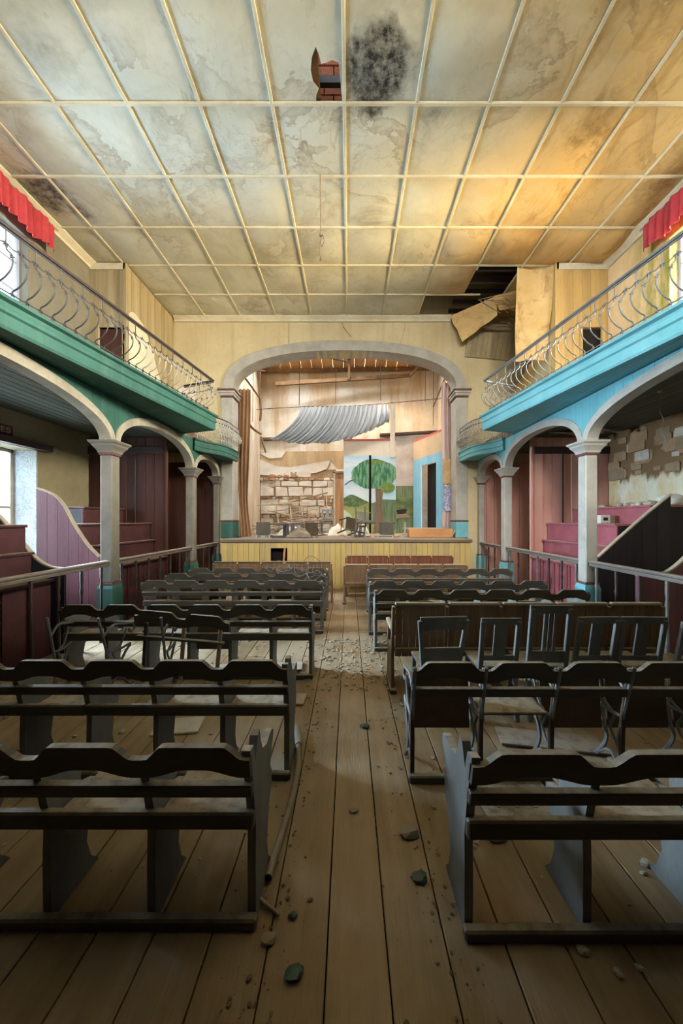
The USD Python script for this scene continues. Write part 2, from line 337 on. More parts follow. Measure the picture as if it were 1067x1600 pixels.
M('brown_wood', (0.24, 0.145, 0.08), (0.16, 0.092, 0.05), sc=2, st=(4, 4, 0.4), rough=0.55, spec=0.3, bump=0.12, fine=0.35, dust=(0.45, 0.37, 0.26), dustamt=0.9)
M('red_wood', (0.22, 0.085, 0.05), (0.16, 0.06, 0.036), sc=2, st=(4, 4, 0.4), rough=0.55, bump=0.12, fine=0.3, dust=(0.4, 0.3, 0.22))
M('pale_trim', (0.42, 0.36, 0.26), (0.32, 0.26, 0.18), sc=3, rough=0.7, dust=(0.5, 0.44, 0.33), dustamt=0.9)
M('rail_wood', (0.19, 0.165, 0.145), (0.13, 0.11, 0.095), sc=3, st=(3, 0.4, 3), rough=0.5, spec=0.35, dust=(0.46, 0.42, 0.36), dustamt=0.85)
M('dark_turning', (0.06, 0.04, 0.036), (0.04, 0.028, 0.025), rough=0.5)
M('grey_iron', (0.20, 0.21, 0.22), (0.14, 0.145, 0.15), sc=6, rough=0.55, spec=0.4, fine=0.3)
M('dark_iron', (0.075, 0.075, 0.08), (0.05, 0.05, 0.055), sc=6, rough=0.55, spec=0.4, fine=0.3)
M('pale_iron', (0.42, 0.41, 0.38), (0.3, 0.29, 0.26), sc=6, rough=0.55, spec=0.4, fine=0.3)
M('old_stone', (0.58, 0.53, 0.46), (0.46, 0.40, 0.32), sc=2.5, rough=0.92, bump=0.5, bsc=10, fine=0.4)
M('old_stone_b', (0.50, 0.44, 0.36), (0.36, 0.29, 0.21), sc=2.5, rough=0.92, bump=0.5, bsc=10, fine=0.4)
M('rust_stone', (0.36, 0.23, 0.125), (0.27, 0.16, 0.085), sc=3, rough=0.92, bump=0.5, bsc=10, fine=0.4)
M('mortar', (0.30, 0.21, 0.125), (0.20, 0.135, 0.08), sc=3, rough=0.95, bump=0.5, bsc=14)
def back_runs(n, pos, col):
    f = n.noise(n('mapping', vector=pos, scale=(1.0, 1.0, 0.12)) + '.vector', 1.6, 5, 0.6)
    col = n.mix(n.mul(n.mask(f, 0.46, 0.62), 0.75), col, (0.44, 0.29, 0.13))
    return n.mix(n.mul(spot(n, pos, (-3.0, 13.3, 6.7), 0.5, 0.35, 0.9, 1.5, 2), 0.7), col, (0.28, 0.20, 0.12))
M('back_plaster', (0.70, 0.67, 0.60), (0.60, 0.55, 0.45), sc=1.2, rough=0.92, bump=0.2, bsc=8, fine=0.25, extra=back_runs)
M('torn_plaster', (0.66, 0.61, 0.54), (0.56, 0.50, 0.42), sc=2, rough=0.95, bump=0.3, fine=0.3)
M('brown_plaster', (0.50, 0.38, 0.22), (0.38, 0.27, 0.14), sc=1.6, st=(3, 3, 0.35), rough=0.92, bump=0.2, fine=0.3)
M('grey_render', (0.48, 0.46, 0.44), (0.36, 0.34, 0.33), sc=2.2, rough=0.95, bump=0.5, bsc=10, fine=0.5)
M('roof_timber', (0.22, 0.13, 0.065), (0.15, 0.085, 0.04), sc=2, st=(2, 0.4, 2), rough=0.8, bump=0.2)
M('roof_lining', (0.60, 0.36, 0.16), (0.46, 0.26, 0.11), sc=1.5, st=(2, 0.6, 2), rough=0.85, bump=0.2, fine=0.4)
M('terracotta', (0.62, 0.22, 0.11), (0.50, 0.16, 0.08), sc=5, rough=0.9, bump=0.4, fine=0.3)
M('red_cloth', (0.62, 0.085, 0.10), (0.50, 0.055, 0.07), sc=3, rough=0.85, trans=0.25)
M('grey_cloth', (0.55, 0.57, 0.60), (0.42, 0.45, 0.49), sc=1.5, st=(1, 1, 0.5), rough=0.85, fine=0.15)
M('brown_cloth', (0.42, 0.24, 0.12), (0.25, 0.14, 0.075), sc=1.5, st=(6, 6, 0.35), rough=0.85, fine=0.3)
M('pink_cloth', (0.62, 0.48, 0.44), (0.52, 0.40, 0.38), sc=1.5, st=(6, 6, 0.35), rough=0.85, fine=0.2)
M('amber_cloth', (0.60, 0.42, 0.22), (0.48, 0.32, 0.16), sc=3, rough=0.85, fine=0.2)
M('blue_cloth', (0.20, 0.23, 0.42), (0.50, 0.48, 0.56), sc=14, rough=0.85, lo=0.45, hi=0.55)
M('flat_blue', (0.20, 0.47, 0.66), (0.17, 0.40, 0.56), sc=2, rough=0.85, streak=((0.36, 0.52, 0.58), 0.5))
M('flat_tan', (0.52, 0.42, 0.29), (0.46, 0.36, 0.24), sc=2, rough=0.85, streak=((0.6, 0.46, 0.26), 0.4))
M('flat_red', (0.55, 0.13, 0.13), (0.45, 0.10, 0.10), rough=0.85)
M('flat_cream', (0.70, 0.64, 0.54), (0.62, 0.56, 0.48), sc=2, rough=0.85, streak=((0.58, 0.40, 0.26), 0.5))
M('paint_sky', (0.40, 0.60, 0.74), (0.62, 0.68, 0.70), sc=1.7, st=(0.6, 1, 2.5), rough=0.85, lo=0.42, hi=0.6)
M('paint_leaf', (0.035, 0.15, 0.075), (0.17, 0.33, 0.20), sc=7, st=(1.6, 1, 0.35), rough=0.8, fine=0.5, lo=0.42, hi=0.58)
M('paint_leaf_b', (0.20, 0.26, 0.06), (0.10, 0.20, 0.06), sc=9, rough=0.8, fine=0.5, lo=0.42, hi=0.58)
M('paint_trunk', (0.14, 0.10, 0.065), (0.20, 0.15, 0.10), sc=4, st=(4, 4, 0.4), rough=0.85)
M('paint_hill', (0.08, 0.13, 0.06), (0.16, 0.20, 0.08), sc=6, rough=0.85, fine=0.6, lo=0.42, hi=0.58)
M('paint_meadow', (0.32, 0.33, 0.12), (0.22, 0.25, 0.10), sc=3, st=(0.5, 1, 3), rough=0.85, fine=0.3)
M('paint_path', (0.46, 0.52, 0.36), (0.36, 0.44, 0.30), sc=2, rough=0.85)
M('paint_water', (0.26, 0.24, 0.18), (0.16, 0.18, 0.12), sc=3, st=(3, 1, 0.4), rough=0.8)
M('paint_reed', (0.09, 0.13, 0.075), (0.18, 0.24, 0.13), sc=7, st=(3, 1, 0.25), rough=0.85, fine=0.5)
M('scrap_wood', (0.30, 0.23, 0.17), (0.20, 0.15, 0.11), sc=4, rough=0.85, fine=0.4, dust=(0.5, 0.45, 0.38), dustamt=0.8)
M('scrap_wood_b', (0.46, 0.36, 0.25), (0.36, 0.27, 0.18), sc=4, rough=0.85, fine=0.4, dust=(0.55, 0.49, 0.4), dustamt=0.7)
M('orange_wood', (0.58, 0.30, 0.13), (0.44, 0.21, 0.09), sc=3, st=(0.5, 3, 3), rough=0.7, fine=0.3, dust=(0.6, 0.45, 0.3), dustamt=0.5)
M('rubble', (0.50, 0.45, 0.36), (0.36, 0.31, 0.24), sc=6, rough=0.95, bump=0.4, fine=0.4)
M('litter', (0.30, 0.24, 0.16), (0.17, 0.13, 0.085), sc=12, rough=0.95, fine=0.5)
M('paper_white', (0.66, 0.65, 0.60), (0.55, 0.53, 0.47), sc=4, rough=0.9, fine=0.2)
M('glass_green', (0.05, 0.10, 0.07), (0.035, 0.075, 0.055), rough=0.25, spec=0.5)
M('pipe_grey', (0.26, 0.23, 0.18), (0.19, 0.165, 0.13), sc=5, rough=0.5, spec=0.4, fine=0.3, dust=(0.38, 0.32, 0.23), dustamt=0.7)
M('wire_dark', (0.06, 0.045, 0.035), (0.05, 0.035, 0.03), rough=0.7)
M('wire_pale', (0.26, 0.24, 0.21), (0.18, 0.17, 0.15), rough=0.7)
M('rope_brown', (0.24, 0.17, 0.10), (0.17, 0.12, 0.07), sc=20, rough=0.95)
M('frame_wood', (0.34, 0.30, 0.25), (0.25, 0.21, 0.17), sc=3, rough=0.7)
M('frame_blue', (0.42, 0.46, 0.56), (0.34, 0.38, 0.48), sc=3, rough=0.6)
M('sign_red', (0.10, 0.02, 0.022), (0.08, 0.015, 0.018), rough=0.5)
M('sign_pale', (0.42, 0.34, 0.34), (0.36, 0.28, 0.28), rough=0.6)
def glass(name, tint):
    n = Nodes()
    t = n('transparent_bsdf', color=tint) + '.BSDF'
    g = n('principled_bsdf', base_color=(0.75, 0.78, 0.8), roughness=0.25)
    fr = n('layer_weight', blend=0.25) + '.fresnel'
    o = n('mix_closure', fac=fr, closure1=t, closure2=g + '.BSDF') + '.closure'
    MATS[name] = usdkit.material(stage, '/World/Looks/' + name, n.nodes, n.links, surface=o)
glass('window_glass', (0.95, 0.97, 0.97)); glass('dimming_glass', (0.58, 0.62, 0.64))  # second glass is tinted darker only to cut daylight through the left panes

# ================================================================ the shell of the hall
NAVE, WALL, TOP = 3.47, 5.54, 7.25          # arcade line, side walls, ceiling
FRONT, REAR = 9.28, -2.6                    # proscenium wall, wall behind the camera
ARCH_C = -0.12                              # centre of the proscenium
rnd = random.Random(4)

# the ground outside
g_ = struct('ground'); part('earth', box(-60, 60, -60, 60, -0.4, -0.12), 'litter', g_)
# ---- floor: long planks, joints staggered
fl = struct('floor')
PW = 0.245; k0 = -23
for k in range(k0, 24):
    x0 = -0.086 + PW * k; x1 = x0 + PW - 0.006
    js = [REAR, 8.70]
    if k % 3 == 0: js.insert(1, 0.4 + rnd.uniform(-0.4, 0.4) + 3.1 * (k % 2))
    elif k % 3 == 1: js.insert(1, 5.0 + rnd.uniform(-0.8, 0.8))
    for a, b in zip(js, js[1:]):
        dz = rnd.uniform(-0.003, 0.0)
        part('plank', cbox(x0, x1, a + 0.003, b - 0.003, -0.035, dz, 0.004), 'floor_plank_' + 'abc'[rnd.randrange(3)], fl)
part('joist_bed', box(-WALL, WALL, REAR, 8.7, -0.09, -0.037), 'subfloor', fl)

# ---- side walls with their window openings
def ring(y0, y1, z0, z1): return Polygon([(y0, z0), (y1, z0), (y1, z1), (y0, z1)])
for s, nm in ((-1, 'left'), (1, 'right')):
    w = struct('wall_' + nm)
    up = ring(REAR, FRONT, 3.6, 8.42)
    for c in (5.25, 2.25):
        up = up.difference(ring(c - 0.65, c + 0.65, 4.7, 6.62))
    lowp = ring(REAR, FRONT, -0.1, 3.6)
    if s < 0: lowp = lowp.difference(ring(4.25, 6.07, 0.95, 2.98))
    a, b = (-WALL - 0.49, -WALL) if s < 0 else (WALL, WALL + 0.49)
    part('upper_wall', prism(up, a, b, 'yz'), 'upper_plaster_darkened' if s < 0 else 'lit_moss_plaster', w)
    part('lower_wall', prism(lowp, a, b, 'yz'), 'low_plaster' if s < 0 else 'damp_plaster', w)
    if s < 0:
        part('reveal', cbox(-WALL - 0.485, -WALL + 0.012, 6.045, 6.075, 0.96, 2.98), 'white_render', w, label='rough white render on the window reveal')
        part('lintel', beam((-WALL + 0.04, 3.9, 3.04), (-WALL + 0.04, 6.28, 3.04), 0.14, 0.11), 'dark_turning', w)
wn = 0
def window(x, y0, y1, z0, z1, cols, rows, frame, pane='window_glass'):
    global wn
    wn += 1
    t = thing(f'window_{wn}', kind='structure', loc=(x, y0, z0)); f = 0.055
    for q in ((y0, y0 + f, z0, z1), (y1 - f, y1, z0, z1), (y0, y1, z0, z0 + f), (y0, y1, z1 - f, z1)):
        part('frame_bar', cbox(x - 0.035, x + 0.035, *q, 0.008), frame, t)
    for c in range(1, cols):
        yy = y0 + (y1 - y0) * c / cols; part('glazing_bar', cbox(x - 0.02, x + 0.02, yy - 0.018, yy + 0.018, z0 + f, z1 - f, 0.005), frame, t)
    for r in range(1, rows):
        zz = z0 + (z1 - z0) * r / rows; part('glazing_bar', cbox(x - 0.02, x + 0.02, y0 + f, y1 - f, zz - 0.018, zz + 0.018, 0.005), frame, t)
    if pane:
        for c in range(cols):
            for r in range(rows):
                ya, yb = y0 + (y1 - y0) * c / cols + 0.02, y0 + (y1 - y0) * (c + 1) / cols - 0.02; za, zb = z0 + (z1 - z0) * r / rows + 0.02, z0 + (z1 - z0) * (r + 1) / rows - 0.02
                part('pane', box(x - 0.003, x + 0.003, ya, yb, za, zb), pane, t)
for s in (-1, 1):
    for c in (5.25, 2.25):
        window(s * (WALL + 0.18), c - 0.65, c + 0.65, 4.7, 6.62, 3, 4, 'frame_blue', 'dimming_glass' if s < 0 else 'window_glass')
window(-WALL - 0.42, 4.25, 6.04, 0.95, 2.98, 2, 2, 'frame_wood')

# ---- wall behind the camera (its openings added for the rear fill), the proscenium wall, the back wall of the stage
w = struct('wall_rear'); part('plaster', prism(ring(-WALL, WALL, -0.1, 8.42).difference(unary_union([ring(c - 0.75, c + 0.75, 4.75, 6.85) for c in (-2.4, 0, 2.4)])), REAR - 0.3, REAR, 'xz'), 'low_plaster', w)
HALF_IN, SPRING, RISE = 3.9 * 0.78, 5.31, 1.02
def basket(cx, a, b, z0, n=48, e=2.35):
    th = np.linspace(PI, 0, n); c, s_ = np.cos(th), np.sin(th)
    return [(cx + a * np.sign(x) * abs(x) ** (2 / e), z0 + b * abs(y) ** (2 / e)) for x, y in zip(c, s_)]
op = [(ARCH_C - HALF_IN, 0)] + basket(ARCH_C, HALF_IN, RISE, SPRING) + [(ARCH_C + HALF_IN, 0)]
w = struct('wall_front')
part('plaster', prism(Polygon([(-WALL, -0.1), (WALL, -0.1), (WALL, 9.4), (-WALL, 9.4)]).difference(Polygon(op)), FRONT, FRONT + 0.40, 'xz'), 'upper_plaster', w)
for pts in (((-1.62, 7.2), (-1.64, 6.42)), ((-0.2, 7.2), (-0.16, 7.0), (-0.06, 6.86), (0.06, 6.72)), ((1.55, 7.22), (1.5, 6.85), (1.38, 6.5))):
    for (xa, za), (xb, zb) in zip(pts, pts[1:]):
        part('crack', beam((xa, FRONT - 0.001, za), (xb, FRONT - 0.001, zb), 0.006, 0.014, 0.001), 'wire_dark', w)
# boarding of the wall ends under the galleries
for s in (-1, 1):
    for k in range(9):
        x0 = 3.5 + k * 0.225
        part('board', cbox(*sorted((s * x0, s * (x0 + 0.219))), FRONT - 0.03, FRONT - 0.002, 0, 3.3, 0.005), 'maroon_board_lit' if s > 0 else 'maroon_board_shaded', w)
# cornice
for s, nm in ((-1, 'left'), (1, 'right')):
    t = struct(f'trim_{1 if s < 0 else 2}')
    part('cornice', prism([(s * WALL, TOP), (s * (WALL - 0.16), TOP), (s * (WALL - 0.15), TOP - 0.03), (s * (WALL - 0.05), TOP - 0.10), (s * (WALL - 0.05), TOP - 0.15), (s * WALL, TOP - 0.15)], REAR, 7.28, 'xz'), 'batten_paint', t)
t = struct('trim_3')
part('cornice', prism([(FRONT, TOP), (FRONT - 0.13, TOP), (FRONT - 0.12, TOP - 0.03), (FRONT - 0.05, TOP - 0.09), (FRONT - 0.05, TOP - 0.14), (FRONT, TOP - 0.14)], -4.72, 2.75, 'yz'), 'batten_paint', t)

# ---- ceiling: sheets between battens, each a panel of its own
cl = struct('ceiling')
STEP = 0.955
xs = [-WALL] + [-0.06 + STEP * k for k in range(-5, 6)] + [WALL]
ys = [FRONT - STEP * j for j in range(13)][::-1]
MISSING = {(9, 10), (8, 11), (9, 11)}
hole = Polygon([(-0.385, 3.97), (-0.35, 4.05), (-0.335, 4.12), (-0.27, 4.11), (-0.2, 4.085), (-0.12, 4.11), (-0.09, 4.495), (-0.43, 4.495), (-0.42, 4.42), (-0.385, 4.36), (-0.45, 4.29), (-0.468, 4.18), (-0.44, 4.06)])
for i in range(len(xs) - 1):
    for j in range(len(ys) - 1):
        if (i, j) in MISSING: continue
        x0, x1, y0, y1 = xs[i] + 0.003, xs[i + 1] - 0.003, ys[j] + 0.003, ys[j + 1] - 0.003
        if x0 < hole.centroid.x < x1 and y0 < hole.centroid.y < y1:
            part('panel', prism(ring(x0, x1, y0, y1).difference(hole), TOP, TOP + 0.012, 'xy'), 'ceiling_board', cl); continue
        fine_ = j >= 6
        nx = 9 if fine_ else 3
        gx, gy = np.meshgrid(np.linspace(x0, x1, nx), np.linspace(y0, y1, nx), indexing='ij')
        u, v = np.meshgrid(np.linspace(0, 1, nx), np.linspace(0, 1, nx), indexing='ij')
        edge = (np.sin(PI * u) * np.sin(PI * v)) ** 0.6
        sag = 0.012 + 0.018 * rnd.random() + (0.05 if x0 > 1 and y0 > 6 else 0.0)
        gz = TOP - edge * sag * (0.3 + 1.4 * fbm(np.stack([gx * 2.2, gy * 2.2, gx * 0 + 3], -1), 3, 5))
        part('panel', grid(np.stack([gx, gy, gz], -1), -0.010), 'ceiling_board', cl, smooth=50)
bw, bh = 0.021, 0.024
for i in range(1, len(xs) - 1):
    segs = [(REAR, FRONT)] if i not in (9,) else [(REAR, 7.5)]
    for a, b in segs:
        m = cbox(xs[i] - bw, xs[i] + bw, a, b, TOP - bh, TOP + 0.004, 0.006)
        part('batten', m, 'batten_paint', cl)
for j in range(1, len(ys) - 1):
    x1 = WALL if ys[j] < 7 else (4.7 if ys[j] < 8 else 3.2)
    x0 = -WALL if ys[j] < 7.3 else -4.74
    part('batten', cbox(x0, x1, ys[j] - bw, ys[j] + bw, TOP - bh - 0.003, TOP + 0.003, 0.006), 'batten_paint', cl)
# the roof space over it: rafters, boarding with a gap, a terracotta block wall seen through the hole
part('roof_deck', prism(ring(-WALL, WALL, REAR, FRONT).difference(ring(-0.45, 0.1, 3.7, 4.35)), 8.35, 8.42, 'xy'), 'roof_timber', cl)
for y in (4.62,):
    for r in range(7):
        for c in range(5):
            x0 = -0.95 + c * 0.25 + (r % 2) * 0.12
            part('brick', cbox(x0, x0 + 0.24, y, y + 0.11, 7.30 + r * 0.2, 7.30 + r * 0.2 + 0.19, 0.01), 'terracotta', cl)
part('rafter', beam((-0.9, 4.50, 7.52), (0.4, 4.50, 7.52), 0.06, 0.10), 'dark_turning', cl)
part('rafter', beam((-0.45, 3.7, 7.31), (-0.45, 4.6, 7.31), 0.16, 0.06), 'roof_timber', cl)
for k in range(6):
    part('rafter', beam((2.7, 7.3 + k * 0.4, 7.42), (5.5, 7.3 + k * 0.4, 7.42), 0.06, 0.12), 'dark_turning', cl)

# unseen slab and sides added over the camera to darken the foreground
t = struct('trim_4')
for xx in (-3.5, 3.42): part('rear_gallery_side', cbox(xx, xx + 0.08, REAR + 0.01, 0.90, 0.0, 3.24, 0.01), 'maroon_board_shaded', t)
part('rear_gallery_floor', cbox(-3.5, 3.5, REAR + 0.01, 0.93, 3.24, 3.50, 0.02), 'soffit_board', t)
part('rear_gallery_front', cbox(-3.4, 3.4, 0.935, 0.97, 3.26, 3.62, 0.012), 'teal_shaded', t)
# masonry laid bare where the plaster fell from the damp wall
w = '/World/wall_right'
rgs = np.random.default_rng(31)
for k in range(26):
    yc, zc, sz = rgs.uniform(5.2, 7.15), rgs.uniform(2.62, 3.42), rgs.uniform(0.07, 0.22)
    part('stone', rock(WALL - rgs.uniform(0.012, 0.045), WALL + 0.03, yc - sz, yc + sz, zc - sz * 0.6, zc + sz * 0.6, 60 + k, 0.5), ('rust_stone', 'mortar', 'rust_stone', 'mortar', 'old_stone_b')[k % 5], w)

# ================================================================ columns, arcades, galleries
COLS = (5.085, 7.70, 9.19)                  # y of the column centres
SIDE = {-1: ('left', 'teal_shaded'), 1: ('right', 'teal_lit')}
for s in (-1, 1):
    for q, y in enumerate(COLS):
        lab = {(-1, 0): 'grey square column with teal foot beside the curved mauve partition', (-1, 1): 'grey square column with teal foot standing in the middle of the green arcade',
               (-1, 2): 'slim grey column at the stage end of the green arcade', (1, 0): 'pale square column beside the black sloping stair partition',
               (1, 1): 'pale square column with light blue foot in front of the pink boards', (1, 2): 'slim pale column at the stage end of the blue arcade'}[(s, q)]
        cx = s * (NAVE + 0.085); t = thing('column', lab, 'column', (cx, y, 0), group='arcade columns'); hw = 0.088 if q < 2 else 0.07; CM = 'column_grey_shaded' if s < 0 else 'column_grey'
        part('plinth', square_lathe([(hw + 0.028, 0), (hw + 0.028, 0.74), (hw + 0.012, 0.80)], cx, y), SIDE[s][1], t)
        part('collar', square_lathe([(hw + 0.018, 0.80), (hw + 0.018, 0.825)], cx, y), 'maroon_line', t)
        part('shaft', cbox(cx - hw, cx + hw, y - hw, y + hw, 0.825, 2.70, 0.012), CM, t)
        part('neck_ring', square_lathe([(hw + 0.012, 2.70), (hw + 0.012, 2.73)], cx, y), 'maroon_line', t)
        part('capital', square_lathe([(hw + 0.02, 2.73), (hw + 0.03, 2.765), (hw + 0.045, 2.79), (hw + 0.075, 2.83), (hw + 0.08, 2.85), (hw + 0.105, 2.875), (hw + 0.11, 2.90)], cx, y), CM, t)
SPANS = ((1.35, 5.0, 0.50), (5.17, 7.615, 0.50), (7.785, 9.12, 0.32))
for s in (-1, 1):
    xin, xout = s * NAVE, s * (NAVE + 0.17)
    t = thing('arcade', 'green boarded arcade of three grey-edged arches under the gallery on the window side' if s < 0 else 'light blue boarded arcade of three grey-edged arches under the gallery', 'arcade', (s * NAVE, 5, 2.9))
    gap, bands = [], []
    for a, b, rise in SPANS:
        c, h = (a + b) / 2, (b - a) / 2
        outer = Polygon(basket(c, h + 0.085, rise + 0.125, 2.9, 40, 2.15) + [(c + h + 0.085, 2.89), (c - h - 0.085, 2.89)])
        inner = Polygon(basket(c, h - 0.02, rise, 2.9, 40, 2.15) + [(c + h - 0.02, 2.8), (c - h + 0.02, 2.8)])
        gap.append(outer); bands.append(outer.difference(inner))
    sp = Polygon([(0.9, 2.9), (9.24, 2.9), (9.24, 3.36), (7.72, 3.38), (7.72, 3.55), (0.9, 3.55)]).difference(unary_union(gap))
    nb = 0
    for k in range(56):                      # vertical boards of the spandrels
        y0 = 0.9 + k * 0.15
        piece = sp.intersection(Polygon([(y0, 2.8), (y0 + 0.147, 2.8), (y0 + 0.147, 4), (y0, 4)]))
        if piece.area > 1e-4:
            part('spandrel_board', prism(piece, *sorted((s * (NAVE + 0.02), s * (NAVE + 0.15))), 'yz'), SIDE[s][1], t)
    for q, b in enumerate(bands):
        clip = b.intersection(Polygon([(0.9, 2.9), (9.3, 2.9), (9.3, 4), (0.9, 4)]))
        if q < len(bands) - 1: clip = clip.difference(bands[q + 1])
        part('arch_band', prism(clip, *sorted((xin, xout)), 'yz'), 'arch_grey' if s < 0 else 'column_grey', t)
    part('end_trim', cbox(*sorted((s * (NAVE - 0.02), s * (NAVE + 0.03))), 7.66, 7.72, 3.42, 3.60, 0.005), 'maroon_line', t)

# ---- galleries: slab, fascia with mouldings, boarded soffit
def edge_line(pts, s): return V([(s * x, y) for x, y in pts])
MAIN = [(3.42, 0.6), (3.40, 2.2), (3.26, 3.3), (2.72, 6.92), (3.50, 7.20)]
BOX = [(3.45, 7.62), (3.36, 7.9), (3.12, 8.25), (3.02, 8.6), (3.0, 9.22)]
def fascia(pts, prof, s):
    """profile of (outward, z) swept along the plan polyline with mitred corners"""
    p = edge_line(pts, s); N = len(p); nrm = []
    for i in range(N):
        d0 = p[i] - p[i - 1] if i else p[1] - p[0]; d1 = p[i + 1] - p[i] if i < N - 1 else d0
        if not i: d0 = d1
        n0 = V([d0[1], -d0[0]]) / np.linalg.norm(d0) * -s; n1 = V([d1[1], -d1[0]]) / np.linalg.norm(d1) * -s
        m = n0 + n1; m /= np.linalg.norm(m); nrm.append(m / max(0.4, np.dot(m, n0)))
    P = V([[(p[i][0] + nrm[i][0] * u, p[i][1] + nrm[i][1] * u, z) for u, z in prof] for i in range(N)])
    m = grid(P); v, f = m.vertices, m.faces
    caps = []
    k = len(prof)
    for e in (0, N - 1):
        for j in range(1, k - 1): caps.append([e * k, e * k + j, e * k + j + 1])
    side = [[i * k + k - 1, (i + 1) * k + k - 1, (i + 1) * k] for i in range(N - 1)] + [[i * k + k - 1, (i + 1) * k, i * k] for i in range(N - 1)]
    m = trimesh.Trimesh(v, np.vstack([f, caps, side]), process=False)
    trimesh.repair.fix_normals(m); return m
def on_line(pts, s, step, start=0.0, stop=None):
    """points along the plan line with their outward direction"""
    ls = LineString([(s * x, y) for x, y in pts]); L = ls.length; out = []; d = start
    while d < (stop or L):
        a, b = ls.interpolate(d), ls.interpolate(min(d + 0.01, L)); a2 = ls.interpolate(max(0, d - 0.01))
        t = V([b.x - a2.x, b.y - a2.y]); t /= np.linalg.norm(t); out.append((V([a.x, a.y]), V([t[1], -t[0]]) * -s)); d += step
    return out
SOF, FAS = 3.56, 3.865
for s in (-1, 1):
    mt = SIDE[s][1]
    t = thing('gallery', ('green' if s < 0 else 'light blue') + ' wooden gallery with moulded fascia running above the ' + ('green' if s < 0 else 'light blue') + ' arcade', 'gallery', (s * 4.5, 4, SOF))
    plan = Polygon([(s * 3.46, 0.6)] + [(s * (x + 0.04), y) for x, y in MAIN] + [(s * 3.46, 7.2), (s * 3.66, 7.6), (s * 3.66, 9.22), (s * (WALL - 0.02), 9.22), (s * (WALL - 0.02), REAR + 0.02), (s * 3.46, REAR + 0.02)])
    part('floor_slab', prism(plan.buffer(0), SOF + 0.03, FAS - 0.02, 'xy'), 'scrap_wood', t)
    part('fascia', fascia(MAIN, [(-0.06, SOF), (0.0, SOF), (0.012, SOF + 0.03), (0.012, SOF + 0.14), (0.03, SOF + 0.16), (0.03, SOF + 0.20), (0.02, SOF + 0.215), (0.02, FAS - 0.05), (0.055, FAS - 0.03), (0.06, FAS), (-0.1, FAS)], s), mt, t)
    lip = Polygon([(s * 3.62, 0.6)] + [(s * (x + 0.03), y) for x, y in MAIN] + [(s * 3.62, 7.2)]).buffer(0)
    for k in range(10):                      # boards under the overhang run along the hall
        x0 = 2.70 + k * 0.09
        pc = lip.intersection(Polygon([(s * x0, 0), (s * (x0 + 0.087), 0), (s * (x0 + 0.087), 8), (s * x0, 8)]))
        if pc.area > 1e-4: part('overhang_board', prism(pc, SOF + 0.005, SOF + 0.03, 'xy'), mt, t)
    for k in range(13):                      # boards of the ceiling under the gallery
        x0 = 3.64 + k * 0.147
        part('soffit_board', cbox(*sorted((s * x0, s * min(x0 + 0.142, WALL - 0.02))), 0.5, 9.22, SOF - 0.02, SOF + 0.02, 0.006), 'soffit_board', t)
    b = thing('box_balcony', ('green' if s < 0 else 'light blue') + ' bow-fronted little balcony lower than the gallery, against the stage pier', 'balcony', (s * 3.3, 8.6, 3.31))
    bp = Polygon([(s * 3.46, 7.64)] + [(s * (x + 0.05), y) for x, y in BOX] + [(s * 3.46, 9.20)])
    part('floor_slab', prism(bp.buffer(0), 3.34, 3.55, 'xy'), mt, b)
    smooth_box = [tuple(q) for q in spline([(x, y, 0) for x, y in BOX], 5)[:, :2]]
    part('fascia', fascia(smooth_box, [(-0.06, 3.31), (0.0, 3.31), (0.01, 3.33), (0.01, 3.40), (0.025, 3.415), (0.025, 3.45), (0.012, 3.46), (0.012, 3.53), (0.04, 3.545), (0.045, 3.57), (-0.1, 3.57)], s), mt, b)

